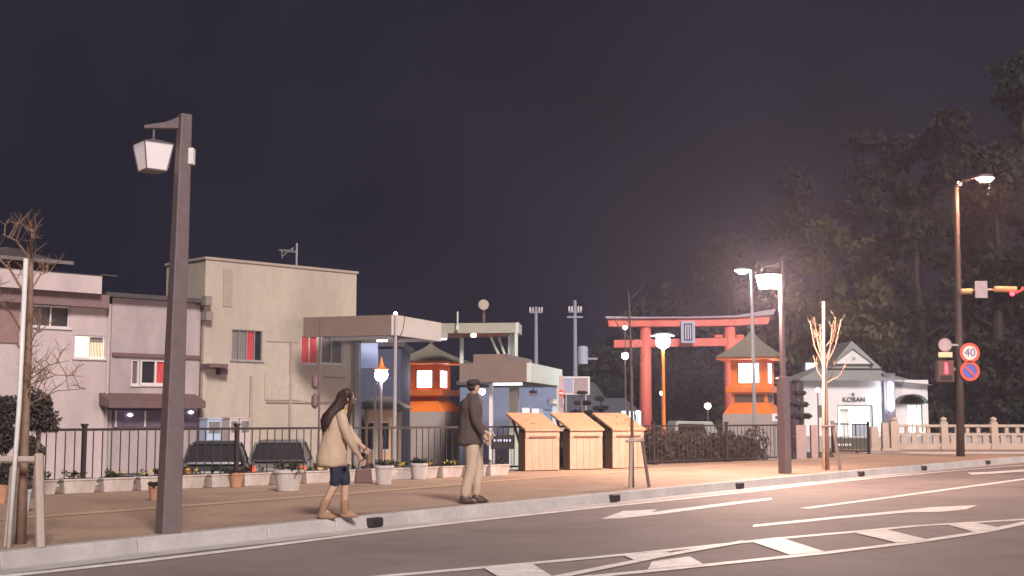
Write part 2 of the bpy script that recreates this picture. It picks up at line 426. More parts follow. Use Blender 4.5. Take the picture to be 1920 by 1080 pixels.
# young street trees with stakes
def twigs(mb, p, d, L, r, depth, rnd, spread):
    q = p+d*L*.55+Vector((rnd.uniform(-.03, .03), rnd.uniform(-.03, .03), 0)); e = q+(d+Vector((0, 0, .25))).normalized()*L*.5
    mb.tube([p, q, e], [r, r*.8, r*.55], 5)
    if depth:
        for b in (q, e):
            for _ in range(2):
                dd = (d+Vector((rnd.gauss(0, spread), rnd.gauss(0, spread), rnd.gauss(.12, spread*.5)))).normalized()
                twigs(mb, b, dd, L*rnd.uniform(.5, .8), r*.55, depth-1, rnd, spread)
    else:
        mb.tube([e-Vector((0,0,.01)), e+Vector((0, 0, .02))], r*1.6, 5)

# --- right tree (x 1548)
b = G(1551, 882, PAVE); D = b.y
t = thing('young_street_tree', 'bare pruned young tree with upright pale branches beside the police box', 'tree', b, 0)
h = lambda py, d=D, z0=PAVE: P(960, py, d).z-z0
s = D/FPX
tr = MB().tube([(0, 0, 0), (P(1549, 760, D).x-b.x, 0, h(760)), (P(1547, 700, D).x-b.x, 0, h(700)), (P(1546, 655, D).x-b.x, 0, h(655))], [.055, .045, .038, .03], 8); tr.build('trunk', M_TWIG, t, smooth=True)
rnd = random.Random(5); br = MB()
for (x0, y0, x1, y1) in [(1546, 690, 1520, 603), (1546, 690, 1530, 598), (1547, 680, 1563, 598), (1547, 690, 1571, 603), (1546, 700, 1536, 610), (1548, 700, 1556, 612), (1546, 720, 1585, 686), (1546, 716, 1528, 668), (1548, 722, 1570, 680), (1545, 640, 1525, 625), (1548, 650, 1568, 612)]:
    p0 = Vector((P(x0, y0, D).x-b.x, 0, h(y0))); p1 = Vector((P(x1, y1, D).x-b.x, rnd.uniform(-.25, .25), h(y1)))
    mid = p0.lerp(p1, .5)+Vector(((x1-x0)*s*.18, rnd.uniform(-.05, .05), -.03))
    br.tube([p0, mid, p1], [.020, .015, .009], 6)
    for _ in range(5):
        q = mid.lerp(p1, rnd.random()); e = q+Vector((rnd.uniform(-.12, .12), rnd.uniform(-.12, .12), rnd.uniform(.10, .26))); br.tube([q, q.lerp(e, .5)+Vector((0, 0, .02)), e], [.007, .005, .002], 5)
    br.lathe([(.0, -.02), (.026, 0), (.0, .03)], p1, 6)
br.build('branches', M_TWIG, t)
tag(MB().tube([b+Vector((-.10, -.06, 0)), b+Vector((P(1543, 566, D).x-b.x, -.06, h(566)))], .034, 8).build('guide_stake', M_BAMB, smooth=True), 'tall pale guide stake standing against the pruned young tree near the police box', 'stake')
t2 = thing('tree_support', 'slanted brown support post beside the pruned tree near the police box', 'support', b)
MB().tube([((1573-1551)*s, -.1, 0), ((1562-1551)*s, -.05, h(790))], .035, 8).build('leg', M_DKSTAKE, t2)
MB().tube([((1548-1551)*s-.1, -.09, h(800)), ((1566-1551)*s, -.09, h(798))], .025, 8).build('crossbar', M_DKSTAKE, t2)

# --- middle sapling (x 1186)
b = G(1184, 914, PAVE); D = b.y; s = D/FPX
t = thing('sapling', 'thin bare dark sapling between two stakes at the kerb, right of the wooden boards', 'tree', b)
h = lambda py: P(960, py, D).z-PAVE
MB().tube([(.02, 0, 0), (.02, 0, h(700)), (.0, 0, h(600)), (-.02, 0, h(545))], [.032, .026, .016, .008], 7).build('trunk', M_BARK, t, smooth=True)
br = MB(); rnd = random.Random(11)
for k in range(16):
    z = rnd.uniform(h(700), h(560)); a = rnd.random()*6.28; L = rnd.uniform(.15, .42)
    br.tube([(.01, 0, z), (math.cos(a)*L*.5, math.sin(a)*L*.5, z+L*.45), (math.cos(a)*L*.8, math.sin(a)*L*.8, z+L)], [.007, .005, .003], 4)
br.build('branches', M_BARK, t)
sp = thing('tree_support', 'dark two legged stake frame holding the thin sapling at the kerb', 'support', b)
MB().tube([(-.03, -.10, 0), (-.01, -.10, h(820))], .036, 8).build('leg', M_STAKE, sp)
MB().tube([((1217-1184)*s, .02, 0), ((1203-1184)*s, -.08, h(822))], .03, 8).build('leg', M_DKSTAKE, sp)
MB().tube([(-.10, -.13, h(827)), ((1207-1184)*s, -.10, h(825))], .028, 8).build('crossbar', M_STAKE, sp)

# --- left tree at the frame edge
b = G(12, 1026, PAVE); D = b.y; s = D/FPX
h = lambda py: P(960, py, D).z-PAVE
X = lambda px, py=1026: P(px, py, D).x-b.x
t = thing('young_street_tree', 'bare young tree with wispy branches cut off by the left edge of the picture', 'tree', b)
MB().tube([(X(16), .3, 0), (X(22, 850), .3, h(850)), (X(28, 700), .3, h(700)), (X(34, 560), .3, h(560)), (X(36, 470), .3, h(470))], [.05, .045, .04, .032, .022], 8).build('trunk', M_TWIG, t, smooth=True)
br = MB(); rnd = random.Random(3)
for x0, y0, x1, y1, r in [(34, 480, 6, 440, .016), (36, 478, 66, 446, .015), (34, 520, 12, 450, .013), (36, 470, 50, 430, .014), (32, 560, -20, 470, .015), (34, 540, 72, 500, .009),
                          (28, 715, 100, 672, .009), (28, 722, 120, 702, .008), (28, 740, 90, 735, .007), (28, 760, 150, 728, .007), (26, 690, -10, 640, .012), (30, 640, 2, 560, .012), (26, 735, 62, 690, .008), (30,650,70,618,.008)]:
    p0 = Vector((X(x0, y0), .3, h(y0))); p1 = Vector((X(x1, y1), rnd.uniform(-.2, .6), h(y1))); mid = p0.lerp(p1, .5)+Vector((0, 0, .06))
    br.tube([p0, mid, p1], [r, r*.75, r*.35], 5)
    for _ in range(6):
        q = p0.lerp(mid, rnd.random()) if rnd.random() < .3 else mid.lerp(p1, rnd.random())
        e = q+Vector((rnd.uniform(-.16, .16), rnd.uniform(-.15, .15), rnd.uniform(.02, .25))); m_ = q.lerp(e, .5)+Vector((rnd.uniform(-.02, .02), 0, .02))
        br.tube([q, m_, e], [.005, .004, .002], 4)
        for _ in range(3):
            e2 = m_+Vector((rnd.uniform(-.12, .12), rnd.uniform(-.1, .1), rnd.uniform(.0, .16))); br.tube([m_, e2], [.003, .0015], 3)
br.build('branches', M_TWIG, t)
tag(MB().tube([b+Vector((X(20), -.05, 0)), b+Vector((X(36, 760), .0, h(760))), b+Vector((X(45, 484), .05, h(484)))], .023, 8).build('guide_stake', M_WHITEM, smooth=True), 'long pale guide stake leaning against the young tree at the left edge', 'stake')
sp = thing('tree_support', 'weathered wooden frame of leaning posts around the left edge tree', 'support', b)
MB().tube([(X(80), -.05, 0), (X(64, 852), .12, h(852))], .045, 8).build('leg', M_STAKE, sp)
MB().tube([(X(6), .1, 0), (X(20, 860), .12, h(860))], .045, 8).build('leg', M_STAKE, sp)
MB().tube([(X(-30, 862), .04, h(862)), (X(62, 862), .06, h(862))], .035, 8).build('crossbar', M_STAKE, sp)

# --- clipped ball bush near the left edge
def bush(px, py, d, rp, name, label, parts, seed, m=M_LEAFB):
    rnd = random.Random(seed); base = P(px, py, d); base.z = PAVE
    t = thing(name, label, 'bush', base)
    for (x, y, r) in parts:
        c = P(x, y, d)-base; rr = r*d/FPX
        bl = [(c+Vector((rnd.uniform(-.45, .45)*rr, rnd.uniform(-.45, .45)*rr, rnd.uniform(-.45, .45)*rr)), rr*rnd.uniform(.5, .72)) for _ in range(9)]
        link('foliage', leaf_mesh(leaves(bl, 3200, .028, rnd), 'foliage', m), t)
    MB().tube([(0, 0, 0), (.02, 0, .3), P(parts[0][0], parts[0][1], d)-base], [.04, .035, .025], 7).build('trunk', M_BARK, t)
    return t
bush(62, 920, 19.4, 0, 'clipped_bush', 'round clipped dark bush in two tiers at the left behind the staked tree', [(78, 772, 40), (55, 838, 22), (45, 880, 22)], 21)
bush(4, 920, 19.8, 0, 'clipped_bush', 'dark bush cut off by the left edge behind the staked tree', [(2, 775, 34), (8, 830, 24), (14, 882, 22)], 22)

# ================================================================== PLANTERS AND POTS
def foliage_tuft(parent, w, dpt, z, rnd, yellow, cnt=150, hgt=.12):
    bl = [((rnd.uniform(-w, w), rnd.uniform(-dpt, dpt), z+rnd.uniform(0, hgt)), .05) for _ in range(8)]
    link('foliage', leaf_mesh(leaves(bl, cnt, .022, rnd), 'foliage', M_LEAF), parent)
    if yellow:
        bl = [((rnd.uniform(-w, w), rnd.uniform(-dpt, dpt), z+rnd.uniform(.03, hgt)), .025) for _ in range(6)]
        link('flowers', leaf_mesh(leaves(bl, 40, .018, rnd), 'flowers', M_YEL), parent)['kind'] = 'stuff'
pl0 = G(145, 925, PAVE); plu = Vector((math.sin(R(46)), math.cos(R(46)), 0))
pl_ang = math.atan2(plu.y, plu.x)
names = ['leftmost low white planter, right of the clipped bush', 'low white planter just right of the leftmost one, under the first fence post', 'low white planter with yellow flowers left of the big lantern pole',
         'low white planter partly behind the big lantern pole', 'low white planter just right of the big lantern pole', 'low white planter behind the small two-tone pot', 'low white planter left of the large white pot',
         'low white planter behind the large white pot', 'low white planter left of the walking woman', 'low white planter behind the walking woman', 'low white planter right of the woman\'s hands',
         'low white planter behind the medium round pot', 'low planter with yellow flowers between the two right pots', 'low white planter left of the walking man',
         'low white planter behind the man\'s legs', 'last low white planter, right of the man']
for k in range(-1, 15):
    c = pl0+plu*(.66*k)
    rnd = random.Random(100+k)
    t = thing('planter_box', names[k+1], 'planter', c, pl_ang+rnd.uniform(-.04, .04), 'low white planters along the railing')
    w = .275
    pb = MB().hexa([(-w+.03, -.09, 0), (w-.03, -.09, 0), (w-.03, .09, 0), (-w+.03, .09, 0)], [(-w, -.115, .21), (w, -.115, .21), (w, .115, .21), (-w, .115, .21)])
    pb.build('tub', M_PLANT, t, bevel=.012)
    MB().box(-w-.012, w+.012, -.127, .127, .205, .235).build('rim', M_PLANT, t, bevel=.008)
    MB().box(-w+.02, w-.02, -.105, .105, .235, .241).build('soil', M_SOIL, t)
    foliage_tuft(t, .22, .07, .25, rnd, k in (1, 2, 3, 8, 10, 11, 12), 130, .09)
M_POTW = mat('white_pot', (.62, .57, .56), .55, .08, 6, dirt=(.42, .36, .33), dscale=3)
M_POTO = mat('terracotta_pot', (.46, .24, .14), .7, .12, 8)
M_BUCK = mat('pale_blue_bucket', (.50, .54, .60), .5, .08, 6)
def pot(px, py, wpx, hpx, m, label, seed, plant=True, z=PAVE):
    c = G(px, py, z); s = c.y/FPX; r = wpx*s/2; H = hpx*s; rnd = random.Random(seed)
    t = thing('flower_pot', label, 'pot', c)
    MB().lathe([(r*.66, 0), (r*.72, .01), (r*.93, H*.82), (r*.95, H*.84)], n=20).build('tub', m, t, smooth=False)
    MB().lathe([(r*.98, H*.835), (r*1.02, H*.86), (r*1.02, H*.98), (r*.90, H), (r*.88, H*.93)], n=20).build('rim', m, t)
    if plant:
        bl = [((rnd.uniform(-r, r)*.8, rnd.uniform(-r, r)*.8, H+rnd.uniform(0, r*.35)), r*.4) for _ in range(7)]
        link('foliage', leaf_mesh(leaves(bl, 300, .022, rnd), 'foliage', M_LEAF), t)
    return t
pot(540, 921, 56, 40, M_POTW, 'large white round plant pot in front of the low planters', 1)
pot(720, 909, 36, 36, M_POTW, 'medium pale round pot right of the walking woman', 2)
pot(786, 899, 32, 30, M_POTW, 'smaller pale round pot between the woman and the man', 3)
pot(443, 914, 26, 27, M_POTO, 'small terracotta pot right of the big lantern pole', 4)
pot(289, 938, 22, 26, M_POTO, 'small terracotta pot beside the foot of the big lantern pole', 5)
pot(43, 960, 28, 42, M_BUCK, 'pale blue bucket near the left edge behind the stakes', 6)
pot(3, 944, 20, 36, M_POTO, 'terracotta pot cut off by the left edge', 8)
c = G(599, 902, PAVE); t = thing('carton', 'upright yellow carton behind the walking woman', 'box', c, .5)
M_CART = mat('yellow_carton', (.75, .52, .22), .7, .1, 8)
MB().box(-.10, .10, -.08, .08, 0, .36).build('body', M_CART, t, bevel=.008); MB().box(-.105, .105, -.02, .02, .36, .364).build('tape', M_WHITEM, t)
c = G(618, 905, PAVE); t = thing('plastic_bag', 'crumpled white plastic bag beside the yellow carton', 'bag', c, .2)
rnd = random.Random(9); bb = MB().rings([((rnd.uniform(-.02, .02), rnd.uniform(-.02, .02), z), r*rnd.uniform(.9, 1.1), r*rnd.uniform(.7, .9), rnd.random()) for z, r in ((0, .08), (.06, .13), (.13, .13), (.19, .09), (.23, .04), (.27, .06))], 9)
bb.build('bag', M_WHITEM, t, smooth=True, sub=1)
c = FP(1.05)+Vector((-.5, .9, 0)); c.z = LOT
t = thing('bin', 'black square bin standing behind the railing, left of the lantern pole', 'bin', (c.x, c.y, LOT), R(20))
MB().hexa([(-.25, -.22, 0), (.25, -.22, 0), (.25, .22, 0), (-.25, .22, 0)], [(-.29, -.26, .98), (.29, -.26, .98), (.29, .26, .98), (-.29, .26, .98)]).build('body', M_BLACK, t, bevel=.02)
MB().box(-.31, .31, -.28, .28, .982, 1.05).build('lid', M_BLACK, t, bevel=.02)

# hedge behind the railing at right
rnd = random.Random(77); hv = []; 
for k in range(150):
    s_ = rnd.uniform(13.2, 21.0); o = rnd.uniform(.5, 2.2); q = FP(s_)-Vector((FU.y, -FU.x, 0))*o
    hv.append(((q.x, q.y, rnd.uniform(LOT+.3, PAVE+.55)), .45))
hd = link('hedge', leaf_mesh(leaves(hv, 60000, .05, rnd), 'hedge', mat('hedge_leaf', (.05, .036, .03), .8, .3, 3)))
tag(hd, 'dark brownish hedge behind the right half of the railing', 'hedge')
hd['kind'] = 'stuff'

# ================================================================== DISPLAY BOARDS
def board_stand(px, py, label, first=None):
    c = G(px, py, PAVE)
    if first: return dup(first, c, R(32), label)
    t = thing('display_stand', label, 'display stand', c, R(32), 'wooden slanted information stands')
    w = .93
    # front: planks side by side
    n = 5
    for k in range(n):
        x0 = w*k/n
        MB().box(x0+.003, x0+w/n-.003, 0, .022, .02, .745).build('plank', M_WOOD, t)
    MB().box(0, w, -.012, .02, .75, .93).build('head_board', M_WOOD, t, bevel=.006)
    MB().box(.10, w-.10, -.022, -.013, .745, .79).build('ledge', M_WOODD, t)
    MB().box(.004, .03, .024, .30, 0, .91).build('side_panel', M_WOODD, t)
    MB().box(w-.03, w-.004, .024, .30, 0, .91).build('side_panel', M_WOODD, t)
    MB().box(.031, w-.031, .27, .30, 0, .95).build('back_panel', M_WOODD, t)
    # slanted top
    def slab(y0, z0, y1, z1, th, x0, x1): return MB().hexa([(x0, y0, z0-th), (x1, y0, z0-th), (x1, y1, z1-th), (x0, y1, z1-th)], [(x0, y0, z0), (x1, y0, z0), (x1, y1, z1), (x0, y1, z1)])
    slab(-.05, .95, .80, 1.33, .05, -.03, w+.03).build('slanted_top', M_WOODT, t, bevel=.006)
    for x in (.06, w-.09):
        MB().hexa([(x, .30, .55), (x+.03, .30, .55), (x+.03, .33, .50), (x, .33, .50)], [(x, .62, 1.18), (x+.03, .62, 1.18), (x+.03, .72, 1.22), (x, .72, 1.22)]).build('bracket', M_WOODD, t)
    return t
def board_print(t, seed, n_):
    rnd = random.Random(seed); mp = MB()
    f = lambda x, q: Vector((x, -.05+.85*q, .95+.38*q+.003))
    for _ in range(n_):
        x, q = rnd.uniform(.12, .75), rnd.uniform(.15, .85); dx, dq = rnd.uniform(.02, .13), rnd.uniform(-.10, .10)
        a, b_ = f(x, q), f(x+dx, q+dq); mp.hexa([a, a+Vector((0, .018, .008)), b_+Vector((0, .018, .008)), b_], [p+Vector((0, -.002, .004)) for p in (a, a+Vector((0, .018, .008)), b_+Vector((0, .018, .008)), b_)])
    mp.build('print', M_WOODD, t, kind='stuff')
b1 = board_stand(985, 884, 'leftmost of the three wooden slanted information stands')
board_stand(1069, 881.5, 'middle one of the three wooden slanted information stands', b1)
b3 = board_stand(1149, 879, 'rightmost wooden slanted information stand, behind the sapling stakes', b1)
board_print(b3, 5, 15); board_print(b1, 3, 3)

# ================================================================== LANTERN POLES
M_LANTG = mat('glowing_frosted_glass', (.62, .55, .56), .35, .08, 6, emit=(1, .85, .85), es=.16)  # weak glow put into the glass though the lantern is unlit
M_LANTL = mat('lit_lantern_glass', (.9, .85, .85), .35, emit=(1, .65, .52), es=1300)
def lantern_pole(px, py, H, label, lit, wide=.105, narrow=.062, rz=R(38)):
    c = G(px, py, PAVE); t = thing('lantern_pole', label, 'street lamp', c, 0, 'square brown lantern poles along the kerb')
    def sq(r, z, x=0, y=0):
        m = Matrix.Rotation(rz, 3, 'Z'); return [m@Vector(q)+Vector((x, y, z)) for q in ((-r, -r, 0), (r, -r, 0), (r, r, 0), (-r, r, 0))]
    if lit:
        MB().hexa(sq(.105, 0), sq(.10, 2.1)).build('lower_pole', M_POLE, t, bevel=.012)
        MB().hexa(sq(.048, 2.101), sq(.042, H)).build('pole', M_POLE, t, bevel=.008)
    else: MB().hexa(sq(wide*.78, 0), sq(narrow*.80, H, .06)).build('pole', M_POLE, t, bevel=.012)
    xo = .05 if not lit else 0
    # arm reaches to the left over the lantern
    MB().prism([(xo-.02, -.03, H-.02), (xo-.02, -.03, H-.16), (-.14, -.03, H-.155), (-.37, -.03, H-.155), (-.37, -.03, H-.12), (-.14, -.03, H-.085)], (0, .06, 0)).build('arm', M_POLE, t, bevel=.006)
    MB().tube([(-.27, 0, H-.16), (-.27, 0, H-.31)], .012, 6).build('hanger', M_POLE, t)
    lx = -.27; zt = H-.31
    MB().hexa(sq(.175 if not lit else .205, zt-.02, lx), sq(.05, zt+.03, lx)).build('cap', M_POLE, t)
    MB().hexa(sq(.108 if not lit else .14, zt-.30, lx), sq(.158 if not lit else .19, zt-.022, lx)).build('glass', M_LANTL if lit else M_LANTG, t)  # lit glass and cap are enlarged to imitate the lamp's bloom
    for (ax, ay) in ((-1, -1), (1, -1), (1, 1), (-1, 1)):
        m = Matrix.Rotation(rz, 3, 'Z'); g_ = .032 if lit else 0; p0 = m@Vector((ax*(.112+g_), ay*(.112+g_), 0)); p1 = m@Vector((ax*(.163+g_), ay*(.163+g_), 0))
        MB().tube([p0+Vector((lx, 0, zt-.31)), p1+Vector((lx, 0, zt-.02))], .006 if lit else .008, 4).build('frame_bar', M_POLE, t)
    MB().hexa(sq(.112, zt-.318, lx), sq(.112, zt-.302, lx)).build('bottom_plate', M_POLE, t)
    if not lit:
        sb = MB().box(.06+.055, .06+.115, -.04, .05, H-.55, H-.37).build('speaker', M_WHITEM, t, bevel=.01)
        MB().box(.06+.035, .06+.055, -.01, .02, H-.47, H-.44).build('bracket', M_POLE, t)
    else:
        MB().box(-.16, -.06, -.03, .03, 2.05, 2.09).build('plate', M_WHITEM, t)
    return t
lantern_pole(315, 1000, P(335, 215, G(315, 1000, PAVE).y).z-PAVE, 'tall brown square pole with an unlit frosted lantern at the left', False, .135, .078)
lantern_pole(1472, 888, P(1468, 489, G(1472, 888, PAVE).y).z-PAVE, 'brown square pole with the brightly glowing lantern at the right', True, .10, .055)

# ================================================================== OTHER LAMPS
M_WHL = mat('lit_white_lamp', (.9, .9, .9), .4, emit=(.85, .9, 1), es=240)
M_ORL = mat('lit_sodium_lamp', (.9, .8, .7), .4, emit=(1, .50, .30), es=700)
M_GLB = mat('lit_globe', (.9, .9, .95), .4, emit=(.80, .86, 1), es=110)
M_SML = mat('small_lit_lamp', (.9, .9, .95), .4, emit=(.75, .8, 1), es=16)
M_SMO = mat('small_lit_orange', (.9, .6, .4), .4, emit=(1, .6, .3), es=12)
# white street light with the pale pole (x 1415)
d = 48.0; b = P(1415, 800, d); b.z = LOT; top = P(1413, 506, d).z-LOT
t = thing('street_light', 'pale thin street light whose white lamp shines left of the glowing lantern', 'street lamp', b)
MB().tube([(0, 0, 0), (0, 0, top*.6), (-.02, 0, top)], [.075, .06, .045], 10).build('pole', M_STEEL, t)
MB().tube([(0, 0, top-.03), (-.30, 0, top-.02)], .03, 6).build('arm', M_STEEL, t)
MB().rings([((-.36, 0, top-.02), .30, .16, 0), ((-.36, 0, top+.05), .26, .13, 0), ((-.36, 0, top+.08), .12, .06, 0)], 12).build('hood', M_STEEL, t)
MB().rings([((-.36, 0, top-.14), .10, .08, 0), ((-.36, 0, top-.025), .27, .14, 0)], 12).build('lamp', M_WHL, t)
# roadway lamp on the signal pole
b = G(1801, 856, PAVE); D = b.y; s = D/FPX; h = lambda py: P(960, py, D).z-PAVE; X = lambda px, py=856: P(px, py, D).x-b.x
t = thing('roadway_light', 'tall dark pole with an orange glowing lamp and round traffic signs at the right', 'street lamp', b)
MB().tube([(0, 0, 0), (X(1800, 700), 0, h(700)), (X(1794, 400), 0, h(400)), (X(1793, 350), 0, h(350))], [.13, .11, .08, .07], 12).build('pole', mat('dark_roadway_pole', (.07, .05, .045), .6), t, smooth=True)
MB().tube([(X(1793, 352), 0, h(352)), (X(1796, 344), -.2, h(344)), (X(1812, 341), -.9, h(341))], [.045, .04, .035], 8).build('arm', M_POLE, t)
lh = MB().rings([((X(1828, 344), -.9, h(344)), .30, .15, 0), ((X(1828, 338), -.9, h(338)), .24, .12, 0), ((X(1828, 336), -.9, h(336)), .1, .05, 0)], 12).build('lamp_head', M_POLE, t)
MB().rings([((X(1828, 350), -.9, h(350)), .15, .09, 0), (((X(1828, 342)*.98), -.9, h(344.2)), .27, .14, 0)], 12).build('lamp', M_ORL, lh)
MB().box(X(1797, 345)-.05, X(1797, 345)+.05, -.14, -.06, h(348), h(342)).build('sensor', M_SMO, t)
M_BACKS = mat('sign_back_grey', (.40, .34, .36), .5, .1, 6)
M_SRED = mat('sign_red', (.72, .10, .05), .5, .05, 6)
M_SWH = mat('sign_white', (.72, .68, .66), .5, .05, 6)
M_SBL = mat('sign_blue', (.10, .12, .45), .5, .05, 6)
M_NUM = mat('sign_number', (.08, .08, .25), .5, .05, 6)
def disc(mb, x, z, r, y0, y1, n=28): return mb.prism([(x+r*math.cos(2*math.pi*k/n), y0, z+r*math.sin(2*math.pi*k/n)) for k in range(n)], (0, y1-y0, 0))
def ringm(mb, x, z, r0, r1, y0, y1, n=28):
    for k in range(n):
        a, c = 2*math.pi*k/n, 2*math.pi*(k+1)/n
        mb.prism([(x+r0*math.cos(a), y0, z+r0*math.sin(a)), (x+r1*math.cos(a), y0, z+r1*math.sin(a)), (x+r1*math.cos(c), y0, z+r1*math.sin(c)), (x+r0*math.cos(c), y0, z+r0*math.sin(c))], (0, y1-y0, 0))
    return mb
r = 18.5*s
for py, lb, kind in ((662, 'round red ringed speed limit sign reading 40 on the signal pole', 0), (696, 'round blue no parking sign with red ring below the speed sign', 1)):
    sg = thing('traffic_sign', lb, 'sign', b+Vector((X(1815, py), -.17, h(py))))
    disc(MB(), 0, 0, r, 0, .02).build('plate', M_SWH if not kind else M_SBL, sg)
    ringm(MB(), 0, 0, r*.72, r, -.006, -.001).build('ring', M_SRED, sg)
    MB().box(X(1801)-X(1815)-.03, .06, .021, .06, -.03, .03).build('bracket', M_STEEL, sg)
    if kind == 0: text('number', '40', r*1.15, M_NUM, sg, (0, -.006, 0), (R(90), 0, 0), .003)
    else:
        MB().prism([(-r*.55, 0, r*.42), (-r*.42, 0, r*.55), (r*.55, 0, -r*.42), (r*.42, 0, -r*.55)], (0, -.006, 0)).build('slash', M_SRED, sg)
sg = thing('traffic_sign', 'round pale sign above a yellow plate left of the signal pole', 'sign', b+Vector((X(1770, 647), -.1, h(647))))
disc(MB(), 0, 0, 12.5*s, 0, .02).build('plate', M_BACKS, sg)
ringm(MB(), 0, 0, 10*s, 12.5*s, -.006, -.001).build('ring', mat('sign_mauve', (.42, .25, .28), .5), sg)
MB().box(-13*s, 13*s, -.004, .02, -23*s, -13.5*s).build('supplementary_plate', mat('sign_cream', (.80, .62, .38), .5), sg)
MB().box(.0, X(1801)-X(1770), .021, .05, -.03, .03).build('bracket', M_STEEL, sg)
# pedestrian signal with red figure
sg = thing('pedestrian_signal', 'brown pedestrian signal box showing a red figure left of the pole', 'traffic light', b+Vector((X(1773, 692), -.05, h(692))))
M_HOUS = mat('brown_signal_housing', (.13, .06, .05), .6)
M_REDL = mat('red_signal', (.6, .02, .03), .4, emit=(1, .03, .05), es=5)
MB().box(-15*s, 15*s, 0, .3, -24*s, 16*s).build('housing', M_HOUS, sg, bevel=.02)
fig = MB(); disc(fig, 0, 10*s, 2.4*s, -.02, -.005, 10); fig.box(-2.6*s, 2.6*s, -.02, -.005, -2*s, 7*s); fig.box(-2.8*s, -.6*s, -.02, -.005, -9*s, -2.2*s); fig.box(.6*s, 2.8*s, -.02, -.005, -9*s, -2.2*s)
fig.build('red_figure', M_REDL, sg)
MB().box(-11*s, 11*s, -.02, -.003, -21*s, -12*s).build('lower_lens', M_DARK, sg)
MB().box(15*s, X(1801)-X(1773), .1, .14, -.03, .03).build('bracket', M_STEEL, sg)
# vehicle signal on a mast arm
am = thing('mast_arm_signal', 'horizontal signal with a red light and small sign on an arm at the right edge', 'traffic light', b+Vector((0, 0, h(545))))
MB().tube([(X(1797, 545), 0, 0), (X(1850, 545), -.1, .02), (X(1900, 545), -.15, .05)], [.04, .035, .03], 8).build('arm', M_STAKE, am)
M_SHEL = mat('signal_visor_tan', (.50, .30, .15), .5)
hs = MB().tube([(X(1860, 545), -.22, .03), (X(1900, 545), -.22, .02)], .095, 12).build('housing', M_SHEL, am)
MB().tube([(X(1797, 545), -.22, -.05), (X(1817, 545), -.22, -.04)], .09, 12).build('housing', M_SHEL, am)
disc(MB(), X(1890, 545), -.13, .07, -.36, -.31, 16).build('red_light', M_REDL, am)
MB().tube([(X(1896, 545), -.34, -.11), (X(1911, 545), -.30, 0), (X(1911, 545), -.26, .08)], .045, 8).build('visor', mat('red_visor', (.5, .06, .05), .5), am)
MB().box(X(1822, 545), X(1845, 545), -.30, -.27, -.26, .28).build('sign_plate', mat('mauve_grey_plate', (.30, .27, .31), .6), am)

# globe lamps
def globe_lamp(px, py, d, r_px, label, pole_m, z0, finial=False, rp=.045):
    c = P(px, py, d); t = thing('globe_lamp', label, 'street lamp', (c.x, c.y, z0)); H = c.z-z0; r = r_px*d/FPX
    MB().tube([(0, 0, 0), (0, 0, 1.6), (0, 0, 1.601), (0, 0, H-r*.9)], [rp*1.5, rp*1.5, rp, rp*.8], 10).build('pole', pole_m, t)
    prof = [(r*math.sin(math.pi*k/10), H-r*math.cos(math.pi*k/10)) for k in range(1, 10)]
    MB().lathe(prof, n=18).build('globe', M_GLB, t, smooth=True)
    if finial:
        MB().lathe([(r*1.15, H+r*.8), (r*1.1, H+r*.86), (r*.5, H+r*1.2), (r*.3, H+r*1.9), (.005, H+r*2.9)], n=16).build('cap', M_VERM, t)
    else:
        MB().lathe([(r*1.7, H+r*.85), (r*1.7, H+r*.95), (r*.9, H+r*1.25), (.02, H+r*1.3)], n=20).build('cap', M_WHITEM, t)
    return t
globe_lamp(715, 703, 36, 12, 'globe lamp with pointed red cap in front of the orange tower', M_POLE, LOT, True)
globe_lamp(1243, 641, 50, 13, 'bright globe lamp with flat disc cap on an orange post before the shrine gate', M_VERM, LOT, False, .07)
d = 90
def small_lamp(px, py, d, r_px, label, m, z0=LOT, box=False, pole_w=.04):
    c = P(px, py, d); t = thing('small_lamp', label, 'lamp', (c.x, c.y, z0)); H = c.z-z0; r = r_px*d/FPX
    MB().tube([(0, 0, 0), (0, 0, H-r)], pole_w, 6).build('pole', M_POLE, t)
    MB().lathe([(r*.4, H-r), (r, H-r*.3), (r*.9, H+r*.5), (r*.2, H+r*.8)], n=12).build('lamp', m, t, smooth=True)
    MB().lathe([(r*1.3, H+r*.81), (r*1.1, H+r), (.02, H+r*1.2)], n=12).build('cap', M_POLE, t)
small_lamp(1172, 667, 84, 6.5, 'small bluish white lamp left of the shrine gate pillar', M_SML)
small_lamp(1172, 614, 88, 4, 'small white lamp high up left of the shrine gate pillar', M_SML)
small_lamp(1241, 737, 70, 4, 'small orange lamp beside the orange lamp post', M_SMO)
small_lamp(904, 734, 40, 6, 'bright bluish lamp just right of the man\'s head', M_SML)
small_lamp(1327, 761, 76, 6, 'yellowish white lamp above the parked pale van', M_SMO)
small_lamp(1533, 731, 72, 4, 'tiny bluish lamp left of the police box', M_SML)
small_lamp(1196, 774, 72, 4, 'tiny greenish white lamp above the vending machines', M_SML)

